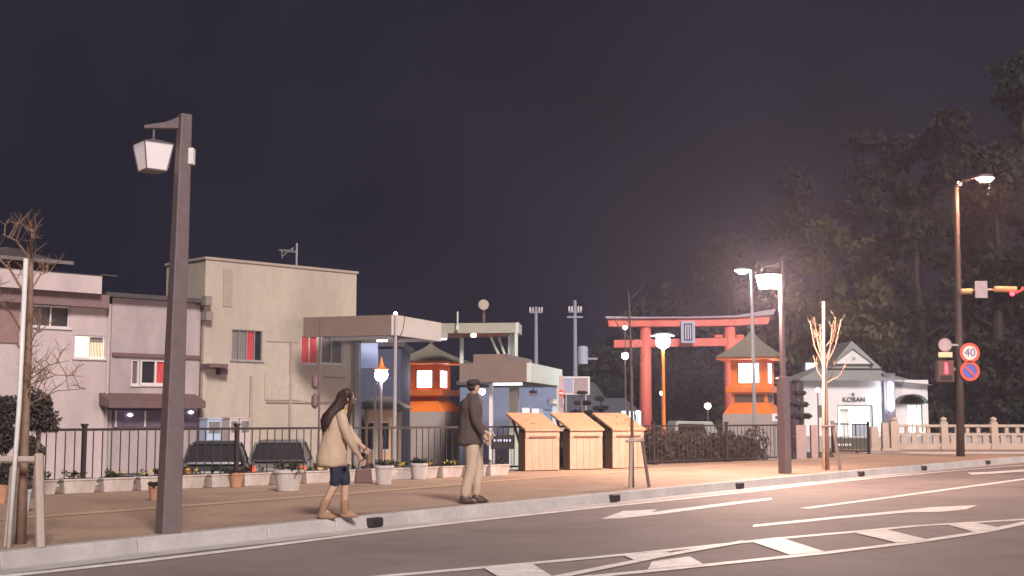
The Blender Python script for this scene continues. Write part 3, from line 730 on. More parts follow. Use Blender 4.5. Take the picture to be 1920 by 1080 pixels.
# ================================================================== STREET OF BUILDINGS (left)
BO = P(0, 784, 38.0); BO.z = 0; BANG = R(46.0)
BU = Vector((math.sin(BANG), math.cos(BANG), 0)); BN = Vector((BU.y, -BU.x, 0))
BROT = math.atan2(BU.y, BU.x)
def FC(px, py, off=0.0):    # picture point on the facade plane -> (s, z); off = how far the plane stands out towards the street
    r_ = ray(px, py); O = BO+BN*off
    k = (O.x*BN.x+O.y*BN.y)/(r_.x*BN.x+r_.y*BN.y); q = Vector((r_.x*k, r_.y*k, CAMZ+r_.z*k))
    return ((q-O).dot(BU), q.z)
def fr(px0, py0, px1, py1, off=0.0):   # rectangle on the facade: mean heights
    s0, za = FC(px0, py0, off); s1, zb = FC(px1, py0, off); _, zc = FC(px0, py1, off); _, zd = FC(px1, py1, off)
    return s0, s1, (zc+zd)/2, (za+zb)/2
def wall_grid(s0, s1, z0, z1, holes, y0, y1):
    xs = sorted({s0, s1}|{h_[0] for h_ in holes}|{h_[1] for h_ in holes}); zs = sorted({z0, z1}|{h_[2] for h_ in holes}|{h_[3] for h_ in holes})
    mb = MB()
    for i in range(len(xs)-1):
        j = 0
        while j < len(zs)-1:
            cx, cz = (xs[i]+xs[i+1])/2, (zs[j]+zs[j+1])/2
            inh = lambda cz: any(h_[0] < cx < h_[1] and h_[2] < cz < h_[3] for h_ in holes)
            if not inh(cz):
                k = j
                while k+1 < len(zs)-1 and not inh((zs[k+1]+zs[k+2])/2): k += 1
                mb.box(xs[i], xs[i+1], y0, y1, zs[j], zs[k+1]); j = k+1
            else: j += 1
    return mb
def window(parent, s0, s1, z0, z1, y, panes, frame_m=M_ALU, fw=.05, sill=True):
    f = MB(); f.box(s0, s1, y+.03, y+.09, z0, z0+fw); f.box(s0, s1, y+.03, y+.09, z1-fw, z1)
    f.box(s0, s0+fw, y+.03, y+.09, z0+fw, z1-fw); f.box(s1-fw, s1, y+.03, y+.09, z0+fw, z1-fw)
    n_ = len(panes)
    for k in range(1, n_): xm = s0+(s1-s0)*k/n_; f.box(xm-fw/2, xm+fw/2, y+.03, y+.08, z0+fw, z1-fw)
    w = f.build('window', frame_m, parent)
    for k, m in enumerate(panes):
        a = s0+(s1-s0)*k/n_+fw/2; b_ = s0+(s1-s0)*(k+1)/n_-fw/2
        MB().box(a, b_, y+.095, y+.11, z0+fw, z1-fw).build('pane', m, w)
    if sill: MB().box(s0-.05, s1+.05, y-.06, y+.028, z0-.05, z0-.002).build('sill', frame_m, w)
    return w
def building(name, label, px0, px1, ptop, wall_m, depth, holes_px, off=0.0, z0=LOT):
    s0, s1, _, z1 = fr(px0, ptop[0], px1, ptop[0], off); zl = FC(px0, ptop[0], off)[1]; zr = FC(px1, ptop[1], off)[1]; z1 = (zl+zr)/2
    O = BO+BN*off
    t = thing(name, label, 'building', (O.x, O.y, 0), BROT)
    holes = [fr(*h_, off) for h_ in holes_px]
    wall_grid(s0, s1, z0, z1, holes, 0, .2).build('wall', wall_m, t)
    body = MB().box(s0, s0+.2, .2, depth, z0, z1).box(s1-.2, s1, .2, depth, z0, z1).box(s0+.2, s1-.2, depth-.2, depth, z0, z1).box(s0+.2, s1-.2, .5, .6, z0, z1)
    body.build('side_walls', wall_m, t)
    return t, s0, s1, z1, holes
M_W1 = mat('pinkish_white_plaster', (.54, .45, .445), .85, .07, 5, .15, dirt=(.40, .32, .32), dscale=.7)
M_W2 = mat('mauve_grey_plaster', (.42, .355, .36), .85, .08, 5, .15, dirt=(.29, .235, .24), dscale=.8)
M_W3 = mat('beige_plaster', (.47, .405, .335), .85, .08, 5, .15, dirt=(.34, .285, .24), dscale=.6)
M_FASC = mat('pale_fascia', (.56, .47, .47), .7, .05, 5, dirt=(.42, .34, .34), dscale=1)
M_SOFF = mat('brown_soffit', (.21, .14, .14), .8, .1, 5)
M_ROOFD = mat('dark_roof', (.07, .06, .065), .7, .2, 6, .2)
M_TRIM = mat('brown_trim', (.15, .09, .09), .6, .1, 6)
# house 1
t, s0, s1, z1, hs = building('white_house', 'pinkish white two storey house with a small lit window at the left', -140, 210, (545, 572), M_W1, 8,
                             [(60, 573, 132, 614), (140, 629, 197, 672), (-40, 560, -4, 700)])
window(t, *hs[0], 0, [M_GLASSD, M_GLASSD])
w = window(t, *hs[1], 0, [M_WARMW, M_CURT])
gl = MB(); a0, a1, c0, c1 = hs[1]
for k in range(9): x = a0+(a1-a0)*(.52+.05*k); gl.box(x, x+.015, -.05, -.03, c0, c1-(c1-c0)*.3)
gl.box(a0+(a1-a0)*.5, a1, -.05, -.03, c0+.02, c0+.05); gl.build('bars', mat('lit_bars', (.7, .6, .5), .6, emit=(1, .75, .45), es=.5), w)
window(t, *hs[2], 0, [M_CURT, M_CURT])
fs0, fs1, fz0, fz1 = fr(-140, 506, 192, 540, .6)
MB().box(fs0, fs1, -.6, -.5, fz0, fz1).build('fascia', M_FASC, t)
MB().box(fs0, fs1, -.499, 0, fz0, fz0+.08).build('soffit', M_SOFF, t)
MB().box(fs0, fs1+.05, -.49, 8, fz1+.002, fz1+.05).box(fs1, fs1+.55, -.5, 6, fz1+.051, fz1+.09).build('roof', M_ROOFD, t)
q0, q1, r0, r1 = fr(-20, 546, 206, 571, .35)
MB().box(q0, q1, -.35, -.003, r0, r1).build('band', M_SOFF, t)
sh = fr(-140, 560, 38, 640, .05); MB().box(sh[0], sh[1], -.05, -.003, sh[2], sh[3]).build('shutter', mat('brown_shutter', (.27, .17, .16), .7, .15, 3), t)
pp = fr(206, 572, 209, 905, .08); MB().tube([(pp[0], -.07, LOT), (pp[0], -.07, z1)], .035, 7).build('downpipe', M_FASC, t)
# dark house roof behind house 1
t = thing('dark_house', 'dark tiled roof rising behind the white house at the left', 'building', BO-BN*9, BROT)
a0, a1, c0, c1 = fr(-40, 458, 160, 500, -9)
MB().box(a0, a1-1.2, 0, 6, LOT, c1-.6).build('wall', M_ROOFD, t)
MB().hexa([(a0, -.6, c1-.7), (a1-.8, -.6, c1-.7), (a1-.8, 6, c1-.7), (a0, 6, c1-.7)], [(a0, 1.6, c1), (a1-2.0, 1.6, c1), (a1-2.0, 3.6, c1), (a0, 3.6, c1)]).build('roof', M_ROOFD, t)
MB().box(a0, a1-.75, -.66, -.602, c1-.73, c1-.60).build('eave', mat('grey_eave', (.20, .17, .18), .7), t)
# house 2
t, s0, s1, z1, hs = building('shop_house', 'mauve grey shop house with brown awning between the white and the beige buildings', 211, 384, (560, 568), M_W2, 8, [(247, 674, 262, 722), (264, 674, 322, 722)], .0)
window(t, *hs[0], 0, [M_TRIM], M_ALU); window(t, *hs[1], 0, [M_GLASSD, M_REDC], M_ALU, .07)
a0, a1, c0, c1 = fr(212, 664, 383, 671, .08); MB().box(a0, a1, -.08, -.003, c0, c1).build('band', M_TRIM, t)
a0, a1, c0, c1 = fr(205, 752, 386, 765, .7); MB().hexa([(a0, -.7, c0), (a1, -.7, c0), (a1, -.003, c0+.1), (a0, -.003, c0+.1)], [(a0, -.7, c1), (a1, -.7, c1), (a1, -.003, c1+.25), (a0, -.003, c1+.25)]).build('awning', M_TRIM, t)
a0, a1, c0, c1 = fr(212, 770, 383, 800, .05)
MB().box(a0, a1, -.05, -.003, c0, c1).build('shop_window', mat('shop_glass', (.16, .12, .17), .08, .3, 2), t)
for x in (.03, .34, .66, .99): MB().box(a0+(a1-a0)*x-.03, a0+(a1-a0)*x+.03, -.07, -.051, c0, c1).build('mullion', M_ALU, t)
MB().box(s0+.1, s1-.1, -.12, -.01, LOT, LOT+.5).build('plinth', M_W2, t)
a0, a1, c0, c1 = fr(200, 548, 390, 560, .3)
MB().box(a0, a1, -.3, 8.2, z1+.002, z1+.14).build('roof', M_ROOFD, t)
pp = fr(380, 570, 382, 760, .1); MB().tube([(pp[0], -.08, 0), (pp[0], -.08, z1)], .04, 7).build('downpipe', M_TRIM, t)
for px, py in ((243, 778), (357, 773)):
    q = FC(px, py, .1); MB().lathe([(.02, -.06), (.09, -.02), (.09, .02), (.02, .06)], (q[0], -.14, q[1]), 10).build('lamp', mat('window_glint', (.8, .8, .9), .5, emit=(.85, .8, 1), es=1.2), t)  # small glowing bodies stand in for light reflections in the shop window
# building 3 (beige)
H3 = [(435, 619, 493, 676), (565, 629, 597, 682), (603, 629, 643, 682)]
s0, za = FC(386, 487, .25); s1, zb = FC(669, 513, .25)
t, s0, s1, z1, hs = building('beige_building', 'large beige flat roofed building with red curtained windows', 386, 669, (487, 513), M_W3, 2.6, H3, .25)
w = window(t, *hs[0], 0, [M_CURT, M_CURT, M_REDC, M_GLASSD], mat('grey_frame', (.30, .27, .26), .5), .03)
window(t, *hs[1], 0, [M_REDC, M_REDC], M_ALU, .04); window(t, *hs[2], 0, [M_CURT, M_CURT], M_ALU, .04)
MB().box(s0-.05, s1+.05, -.05, 2.65, z1+.002, z1+.09).build('parapet', mat('parapet_trim', (.36, .30, .25), .7), t)
def fbox(px0, py0, px1, py1, th, name, m, off=.25):
    a0, a1, c0, c1 = fr(px0, py0, px1, py1, off+th); return MB().box(a0, a1, -th, -.003, c0, c1).build(name, m, t)
fbox(420, 505, 437, 575, .03, 'duct_cover', mat('duct_beige', (.36, .29, .25), .8))
fbox(393, 682, 428, 689, .55, 'awning', M_TRIM); fbox(414, 690, 428, 702, .3, 'bracket_box', M_TRIM)
fbox(497, 701, 562, 750, .03, 'wall_panel', mat('panel_beige', (.46, .39, .33), .8))
fbox(387, 585, 400, 600, .3, 'meter_box', mat('meter_box_grey', (.25, .21, .19), .7)); fbox(386, 555, 398, 572, .3, 'exhaust_hood', mat('meter_box_grey', (.2, .2, .2), .7))
fbox(500, 752, 640, 756, .05, 'band', mat('band_beige', (.32, .26, .22), .8)); fbox(609, 706, 648, 709, .04, 'band', mat('band_beige', (.32, .26, .22), .8))
fbox(500, 640, 560, 642, .02, 'joint_trim', mat('band_beige', (.32, .26, .22), .8))
fbox(470, 705, 475, 860, .06, 'downpipe', mat('duct_beige', (.36, .29, .25), .8)); fbox(545, 640, 549, 860, .06, 'downpipe', mat('duct_beige', (.36, .29, .25), .8))
# water tank and units against building 3
for (x0, y0, x1, y1, m, lb, cat) in ((389, 786, 416, 860, mat('pale_blue_tank', (.42, .52, .66), .6), 'pale blue storage tank at the foot of the beige building', 'tank'),
                                (431, 785, 448, 830, M_FASC, 'pale outdoor unit left of its twin at the beige wall', 'air conditioner'), (450, 785, 470, 830, M_FASC, 'pale outdoor unit nearest the downpipe of the beige wall', 'air conditioner')):
    a0, a1, c0, c1 = fr(x0, y0, x1, y1, 1.2); O = BO+BN*1.2
    u = thing('outdoor_unit' if 'unit' in lb else 'storage_tank', lb, cat, (O.x, O.y, 0), BROT)
    MB().box(a0, a1, 0, .5, LOT, c1).build('casing', m, u, bevel=.02); MB().box(a0-.02, a1+.02, -.02, .52, c1+.001, c1+.04).build('lid', m, u)
    MB().box(a0+.06, a1-.06, -.012, -.002, c1-.45, c1-.08).build('grille', M_CURT, u)
# antenna
q = FC(608, 505, .25); base = BO+BU*(q[0])-BN*1.5; sc = base.y/FPX; base.z = z1+.09
t = thing('tv_antenna', 'television antenna on the roof of the beige building', 'antenna', base)
MB().tube([(0, 0, 0), (0, 0, 55*sc)], .04, 6).build('mast', M_STEEL, t)
el = MB().tube([(0, 0, 38*sc), (-30*sc, 0, 42*sc)], .025, 5)
for k in range(7): x = -(4+k*4.3)*sc; el.tube([(x, -.45, 40*sc), (x, .45, 41*sc)], .018, 4)
el.tube([(-6*sc, 0, 47*sc), (-28*sc, 0, 30*sc)], .02, 4).tube([(-27*sc, 0, 26*sc), (-29*sc, 0, 44*sc)], .02, 4)
el.build('elements', M_STEEL, t)
# street post with two dark hanging lamps in front of beige wall
b = P(597, 870, 40); b.z = LOT; s = 40/FPX
t = thing('sign_post', 'slim post with two dark oval lamps in front of the beige building', 'post', b)
MB().tube([(0, 0, 0), (0, 0, P(0, 600, 40).z-LOT)], .035, 7).build('pole', M_TRIM, t)
for py in (716, 752): MB().lathe([(.03, -.24), (.11, -.14), (.11, .14), (.03, .24)], (-.14, 0, P(0, py, 40).z-LOT), 12).build('lamp', M_TRIM, t)

# thin grey street pole (x 738)
b = P(739, 870, 34); b.z = LOT
t = thing('grey_pole', 'thin grey pole standing left of the orange tower', 'pole', b)
MB().tube([(0, 0, 0), (0, 0, P(0, 590, 34).z-LOT)], [.06, .045], 8).build('shaft', M_STEEL, t)
MB().lathe([(.03, 0), (.05, .03), (.02, .07)], (0, 0, P(0, 590, 34).z-LOT), 8).build('tip', M_SML, t)  # glowing tip imitates the bright reflection at the pole top
MB().tube([(.05, 0, P(0, 640, 34).z-LOT), (.2, 0, P(0, 620, 34).z-LOT), (.25, 0, P(0, 592, 34).z-LOT)], .012, 5).build('cable', M_BLACK, t)

# ================================================================== CANOPIES (filling station like roofs)
M_CANB = mat('shaded_brown_canopy', (.19, .135, .11), .7, .08, 2)  # left canopy faces: shade is put into this darker brown
M_CANW = mat('lit_cream_canopy', (.68, .60, .53), .6, .05, 2)  # right canopy face: light falling on it is put into this cream
M_CANG = mat('greenish_canopy_side', (.55, .61, .52), .6, .05, 2)
def canopy(name, label, cx, cyt, cyb, d, lenL, lenR, a, mL, mR, ztop=None):
    c = P(cx, cyb, d); zt = P(cx, cyt, d).z; th = zt-c.z
    t = thing(name, label, 'canopy', (c.x, c.y, c.z), a)      # local +X runs along the right face, +Y along the left face
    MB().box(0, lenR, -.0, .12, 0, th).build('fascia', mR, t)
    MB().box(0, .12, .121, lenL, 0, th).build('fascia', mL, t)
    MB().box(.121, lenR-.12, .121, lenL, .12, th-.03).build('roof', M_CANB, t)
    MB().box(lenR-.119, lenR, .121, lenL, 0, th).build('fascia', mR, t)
    MB().box(-.01, .01, -.012, .012, -.02, th+.04).build('corner_trim', M_WHITEM, t)
    return t, th
# canopy 1
A1 = R(70)   # right face direction measured from +X
t, th = canopy('flat_canopy', 'flat canopy roof with lit cream and shaded brown sides coloured in, right of the beige building', 740, 590, 628, 42, 3.4, 3.9, A1, M_CANB, M_CANW)
MB().box(.5, .9, .5, 2.6, -.10, -.001).box(.5, .9, .5, 2.6, .0, .1).build('light_housing', M_WHITEM, t)
for i, (px, py, d, w) in enumerate(((715, 630, 43, .5), (716, 640, 45, .35), (786, 632, 46, .5), (786, 638.5, 48, .5), (829, 637, 50, .35))):
    c = P(px, py, d); k = 'first second third fourth last'.split()[i]
    u = thing('ceiling_lamp', ['brightest cool tube lamp under the cream canopy corner', 'lower cool tube lamp right below the brightest one', 'upper white tube lamp right of the thin grey pole', 'lower white tube lamp right of the thin grey pole', 'small tube lamp at the right end under the cream canopy'][i], 'lamp', c, 0, 'lamps under the canopies')
    MB().box(-w/2, w/2, -.06, .06, 0, .05).build('tube', M_TUBE if i < 2 else mat('white_tube', (.8, .8, .8), .5, emit=(.9, .95, 1), es=3), u)
    MB().box(-w/2-.04, w/2+.04, -.1, .1, .051, .25).build('housing', M_STEEL, u)
for dx, dy in ((3.5, 3.1),):
    m = Matrix.Rotation(A1, 3, 'Z'); c = P(740, 628, 42); q = m@Vector((dx, dy, 0)); MB().box(dx-.08, dx+.08, dy-.08, dy+.08, LOT-c.z, .119).build('column', M_STEEL, t)
# canopy 3
t3, th = canopy('flat_canopy', 'low flat canopy with greenish right side above pale posts', 994, 680, 716, 44, 2.5, 6.5, R(78), M_CANB, M_CANG)
c = P(994, 716, 44)
def down(px, d, m, w=.07):
    u = P(px, 716, d)-c; mi = Matrix.Rotation(-R(78), 3, 'Z'); q = mi@u
    MB().box(q.x-w, q.x+w, q.y-w, q.y+w, LOT-c.z, .0).build('post', m, t3)
down(921, 45, M_WHITEM, .06); down(964, 47.5, M_CANG, .16); down(1047, 49.5, M_CANG, .06)
u = P(942, 722, 45)-c; q = Matrix.Rotation(-R(78), 3, 'Z')@u
MB().box(q.x-.03, q.x+.03, q.y-.7, q.y+.3, q.z, q.z+.07).build('light_strip', mat('white_tube', (.8, .8, .8), .5), t3)
MB().box(.8, 5.5, 1.0, 2.2, th+.001, th+.35).build('roof_unit', M_CANB, t3)
# canopy 2: roof frame
t, th = canopy('roof_frame', 'higher grey green roof frame with braces behind the low canopy', 972, 605, 624, 56, 4.2, 1.6, R(84), mat('grey_green_metal', (.33, .32, .26), .6), M_CANG)
c = P(972, 624, 56); mi = Matrix.Rotation(-R(84), 3, 'Z')
for px, w, dd in ((968, .07, 56.1), (958, .12, 56.9), (866, .08, 57.5)):
    q = mi@(P(px, 624, dd)-c); MB().box(q.x-w, q.x+w, q.y-w, q.y+w, LOT-c.z, -.002).build('post', M_CANG, t)
for x0, x1 in ((920, 940), (935, 950)):
    q0 = mi@(P(x0, 632, 57)-c); q1 = mi@(P(x1, 676, 57)-c); MB().tube([q0, q1], .06, 6).build('brace', M_CANG, t)
MB().box(.2, 1.4, .5, 4.0, -.12, -.002).build('soffit', mat('reddish_soffit', (.28, .12, .09), .6), t)
small = P(888, 629, 55); u = thing('ceiling_lamp', 'small orange lamp under the grey green roof frame', 'lamp', small, 0, 'lamps under the canopies')
MB().lathe([(.03, -.08), (.12, -.04), (.12, .04), (.03, .08)], n=12).build('bulb', M_SMO, u); MB().box(-.12, .12, -.1, .1, .081, .13).build('housing', M_STEEL, u)
b = P(858, 610, 56); t = thing('roof_mast', 'thin mast on the roof frame', 'mast', b); MB().tube([(0, 0, 0), (0, 0, 26*56/FPX)], .04, 6).build('shaft', M_CANG, t)
MB().box(-.06, .06, -.06, .06, -.2, 0).build('foot', M_CANG, t)
b = P(907, 604, 58); t = thing('rooftop_horn', 'round beige horn on a stand above the roof frame', 'loudspeaker', b); s = 58/FPX
MB().tube([(0, 0, 0), (0, 0, 28*s)], .07, 6).build('stand', M_TRIM, t); MB().tube([(0, .2, 32*s), (0, -.25, 32*s)], [.1, .24], 12).build('horn', mat('beige_horn', (.4, .35, .26), .6), t)
# blue lit side wall and shop hall behind
def simple_block(name, label, x0, y0, x1, y1, d, th, m, roof_m=None, cat='building', rh=.18, over=.15):
    a, c = P(x0, y1, d), P(x1, y0, d); t = thing(name, label, cat, (a.x, d, LOT)); W = c.x-a.x; H = c.z-LOT
    MB().box(0, W, 0, th, 0, H).build('wall', m, t)
    if roof_m: MB().box(-over, W+over, -over, th+over, H+.002, H+rh).build('roof', roof_m, t)
    return t, W, H, d/FPX
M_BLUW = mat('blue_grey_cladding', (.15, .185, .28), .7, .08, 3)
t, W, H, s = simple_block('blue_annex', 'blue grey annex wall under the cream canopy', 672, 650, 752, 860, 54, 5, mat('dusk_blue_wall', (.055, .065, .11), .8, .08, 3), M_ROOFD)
c = P(668, 690, 48); t = thing('lit_wall_panel', 'pale blue glowing board standing in for the lit side wall under the cream canopy', 'sign', c); s = 49/FPX
MB().box(0, 39*s, 0, .12, 0, 47*s).build('panel', mat('pale_blue_panel', (.36, .42, .62), .6, .05, 2, emit=(.4, .5, .9), es=.12), t); MB().box(.1, .2, .121, .2, LOT-c.z, 47*s).box(37*s-.1, 37*s, .121, .2, LOT-c.z, 47*s).build('stand', M_STEEL, t)  # pale colour and glow imitate light on the blue side wall
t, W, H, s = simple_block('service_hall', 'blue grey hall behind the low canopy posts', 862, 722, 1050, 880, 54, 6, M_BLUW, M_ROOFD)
for i, (x0, x1, y0, y1, m) in enumerate(((978, 993, 765, 792, mat('lit_peach', (.8, .6, .45), .5, emit=(1, .75, .55), es=.8)), (996, 1011, 766, 792, mat('lit_lilac', (.5, .5, .9), .5, emit=(.6, .65, 1), es=1.0)), (1013, 1032, 766, 800, M_BLUW))):
    pass
for x0, x1, y0, y1, m in ((978, 993, 765, 810, mat('lit_peach', (.7, .5, .38), .5, emit=(1, .7, .5), es=.75)), (996, 1011, 766, 810, mat('lit_lilac', (.4, .42, .8), .5, emit=(.5, .55, 1), es=.8)), (1012, 1034, 768, 810, mat('lit_grey', (.3, .36, .45), .5, emit=(.5, .6, .8), es=.25))):
    a, cc = P(x0, y1, 53.9), P(x1, y0, 53.9)
    k = ['peach', 'lilac', 'dim grey'][(978, 996, 1012).index(x0)]
    u = thing('vending_machine', k+' glowing vending machine behind the wooden stands', 'vending machine', (a.x, 53.0, LOT), 0, 'glowing machines in front of the hall'); W = cc.x-a.x; Hh = cc.z-LOT
    MB().box(0, W, 0, .6, 0, Hh).build('cabinet', M_WHITEM, u, bevel=.02); MB().box(.04, W-.04, -.012, -.001, Hh*.42, Hh-.06).build('lit_front', m, u); MB().box(.04, W-.04, -.012, -.001, .1, Hh*.32).build('lower_panel', M_STEEL, u)
# lit white canopy wall bits near (1010-1045,755-800)
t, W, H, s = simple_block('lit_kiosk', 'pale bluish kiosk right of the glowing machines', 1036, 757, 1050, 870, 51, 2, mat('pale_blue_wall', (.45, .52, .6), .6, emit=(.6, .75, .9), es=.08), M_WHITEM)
# price sign
c = P(992, 742, 50); t = thing('hanging_sign', 'small white hanging sign under the greenish canopy side', 'sign', c); s = 50/FPX
MB().box(0, 16*s, 0, .08, 0, 10*s).build('panel', M_SWH, t); MB().box(2*s, 14*s, -.012, -.001, 5*s, 8*s).build('marks', M_NUM, t); MB().tube([(8*s, .04, 10*s), (8*s, .04, 24*s)], .02, 5).build('hanger', M_STEEL, t)
# no entry sign column
c = P(1053, 870, 47); c.z = LOT; s = 47/FPX; t = thing('no_entry_sign', 'slim pinkish sign column with a red no entry disc beside the canopy', 'sign', c)
hh = lambda py: P(0, py, 47).z-LOT
MB().box(-4*s, 4*s, 0, .15, 0, hh(704)).build('column', mat('pink_column', (.50, .36, .36), .6), t)
disc(MB(), 0, hh(737), 6*s, -.04, -.005, 18).build('disc', M_SRED, t); MB().box(-4.2*s, 4.2*s, -.055, -.041, hh(738.5), hh(735.5)).build('bar', M_SWH, t)
MB().box(-3.4*s, 3.4*s, -.02, -.001, hh(764), hh(746)).build('lower_panel', mat('mauve_panel', (.36, .22, .3), .6), t)
# billboard
c = P(1054, 738, 76); s = 76/FPX; t = thing('billboard', 'pale framed roof billboard with lilac and brown panels', 'sign', (c.x, 76, LOT)); z = c.z-LOT
a = z; MB().box(0, 52*s, 0, .2, z-2*s, z+32*s).build('frame', M_WHITEM, t)
MB().box(2*s, 20*s, -.03, -.001, z+2*s, z+29*s).build('panel', mat('lilac_panel', (.40, .40, .55), .6), t); MB().box(22*s, 48*s, -.03, -.001, z, z+29*s).build('panel', mat('rosy_panel', (.40, .30, .30), .6), t)
MB().box(6*s, 9*s, .05, .2, 0, z-2.1*s).box(43*s, 46*s, .05, .2, 0, z-2.1*s).build('legs', M_STEEL, t)
# houses in the middle distance
def gable_house(label, x0, x1, yeave, yridge, d, m, rm, wins=3, lit=None, xr=.5, seed=0, th=7):
    a, c = P(x0, yeave, d), P(x1, yeave, d); t = thing('distant_house', label, 'house', (a.x, d, LOT)); W = c.x-a.x; H = c.z-LOT; Hr = P(0, yridge, d).z-LOT
    ww = [( W*(k+.25)/wins, W*(k+.75)/wins, H*.35, H*.8) for k in range(wins)]
    wall_grid(0, W, 0, H, ww, 0, .15).build('wall', m, t)
    MB().box(0, .15, .15, th, 0, H).box(W-.15, W, .15, th, 0, H).box(.15, W-.15, .35, .45, 0, H).build('side_walls', m, t)
    for k, w_ in enumerate(ww):
        f = MB().box(w_[0], w_[1], .02, .08, w_[2], w_[2]+.06).box(w_[0], w_[1], .02, .08, w_[3]-.06, w_[3]).build('window', M_ALU, t)
        MB().box(w_[0], w_[1], .09, .11, w_[2]+.06, w_[3]-.06).build('pane', lit if (lit and k % 2 == 0) else M_GLASSD, f)
    o = .5
    MB().hexa([(-o, -o, H+.002), (W+o, -o, H+.002), (W+o, th+o, H+.002), (-o, th+o, H+.002)], [(W*.18, th*.45, Hr), (W*.82, th*.45, Hr), (W*.82, th*.55, Hr), (W*.18, th*.55, Hr)]).build('roof', rm, t)
    return t
M_BLR = mat('blue_dark_roof', (.09, .095, .12), .7, .15, 4, .1)
M_HW = mat('lavender_wall', (.34, .34, .42), .8, .08, 2)
M_COOLL = mat('cool_lit_pane', (.6, .7, .9), .5, emit=(.6, .7, 1), es=.7)
gable_house('low dark roofed house with pale front, left of the sapling', 1056, 1130, 772, 735, 84, M_HW, M_BLR, 4, M_COOLL)
gable_house('low dark roofed house with pale front, behind the sapling', 1120, 1192, 776, 745, 92, M_HW, M_BLR, 4, None)
gable_house('dark house deep between billboard and shrine gate', 1076, 1128, 752, 715, 104, M_BLR, M_BLR, 2, None)
gable_house('pale gabled store house lit warm behind the globe lamp', 682, 736, 766, 742, 49, mat('peach_wall', (.62, .42, .26), .8, .06, 3), M_COPPER, 2, None, th=4)
for i, (x, k) in enumerate(((1165, 'left'), (1180, 'middle'), (1193, 'right'))):
    a, cc = P(x, 800, 76), P(x+9, 770, 76); W = cc.x-a.x; u = thing('vending_machine', 'pale blue glowing vending machine, %s of three by the gate pillar' % k, 'vending machine', (a.x, 76, LOT), 0, 'glowing machines by the shrine gate')
    Hh = cc.z-LOT; MB().box(0, W, 0, .6, 0, Hh).build('cabinet', M_WHITEM, u); MB().box(.03, W-.03, -.02, -.001, Hh*.4, Hh-.05).build('lit_front', mat('lit_sky', (.6, .8, 1), .5, emit=(.55, .75, 1), es=1.2), u)

# utility poles
def upole(px, pyt, d, label, extra=False):
    b = P(px, pyt, d); H = b.z-LOT; s = d/FPX; t = thing('utility_pole', label, 'utility pole', (b.x, b.y, LOT), 0, 'utility poles in the distance')
    m = mat('pale_concrete_pole', (.30, .29, .38), .7)
    MB().tube([(0, 0, 0), (0, 0, H)], [.2, .12], 8).build('pole', m, t)
    z = H-.5 if not extra else H-.9
    MB().box(-12*s, 12*s, -.14, -.05, z, z+.12).build('crossarm', m, t)
    if extra: MB().box(-15*s, 15*s, -.14, -.05, z-1*s*10, z-10*s+.12).build('crossarm', m, t)
    for x in (-11, -6, 6, 11): MB().tube([(x*s, -.1, z+.12), (x*s, -.1, z+.45)], .07, 6).build('insulator', M_WHITEM, t)
    if extra:
        MB().lathe([(.38, H-4.6), (.38, H-3.4), (.2, H-3.3)], (.55, 0, 0), 12).build('transformer', mat('pale_transformer', (.40, .44, .55), .6), t)
        MB().box(.2, 1.6, -.2, -.1, H-4.3, H-4.15).build('bracket', m, t)
    return t
u1 = upole(1005, 575, 96, 'left and plainer of the two distant utility poles')
u2 = upole(1078, 563, 92, 'right distant utility pole carrying a transformer', True)
for k in range(3):
    a = P(1005, 580, 96)+Vector((-.4+k*.4, 0, .2)); b_ = P(1078, 575, 92)+Vector((-.4+k*.4, 0, .1)); c_ = P(600, 560, 100)+Vector((0, 0, k*.3))
    pts = [a.lerp(b_, i/8)-Vector((0, 0, .5*math.sin(math.pi*i/8))) for i in range(9)]
    w = MB().tube(pts, .014, 3).build('power_line', M_BLACK); tag(w, ['lowest', 'middle', 'topmost'][k]+' sagging power line strung between the two distant utility poles', 'cable', 'power lines')

# ================================================================== TORII GATE
d = 95.0; s = d/FPX
c = P(1292, 800, d); t = thing('torii_gate', 'large vermilion shrine gate spanning the background', 'shrine gate', (c.x, d, LOT))
zz = lambda py: P(0, py, d).z-LOT; X = lambda px: (px-1292)*s
for x0, x1 in ((1211, 1213), (1369, 1371)):
    MB().tube([(X(x0), 0, 0), (X(x0+.5), 0, zz(720)), (X(x1), 0, zz(613))], [12*s, 11.2*s, 10*s], 20).build('pillar', M_VERMP, t, smooth=True)
th = 1.0
def slab(pts, y0, y1, name, m): return MB().prism([(X(x), y0, zz(y)) for x, y in pts], (0, y1-y0, 0)).build(name, m, t)
slab([(1141, 599), (1210, 598.5), (1292, 598), (1380, 596.5), (1446, 592), (1441, 608), (1380, 611), (1292, 612.5), (1210, 613), (1143, 613)], -.5, .5, 'lintel', M_VERMP)
slab([(1135, 594), (1210, 595.5), (1292, 595), (1380, 593), (1455, 580), (1450, 591.5), (1380, 596.2), (1292, 597.7), (1210, 598.2), (1139, 598.7)], -.7, .7, 'roof_cap', mat('lilac_grey_cap', (.42, .34, .42), .6))
slab([(1153, 638), (1398, 633), (1398, 648), (1153, 652)], -.28, .28, 'tie_beam', M_VERMP)
for x in (1348, 1388): slab([(x-6, 628), (x+8, 628), (x+8, 633.2), (x-6, 633.5)], -.35, .35, 'wedge', M_VERMP)
slab([(1277, 604), (1303, 604), (1303, 644), (1277, 644)], -.75, -.55, 'tablet', mat('tablet_frame', (.42, .46, .62), .5))
tb = MB().prism([(X(x), -.77, zz(y)) for x, y in [(1282, 608), (1298, 608), (1298, 640), (1282, 640)]], (0, .015, 0)).build('tablet_field', mat('tablet_dark', (.05, .06, .12), .5), t)
ch = MB()
for (x, y0, y1) in ((1285.5, 612, 637), (1290, 611, 637), (1294.5, 612, 637)): ch.box(X(x)-.035, X(x)+.035, -.80, -.775, zz(y1), zz(y0))
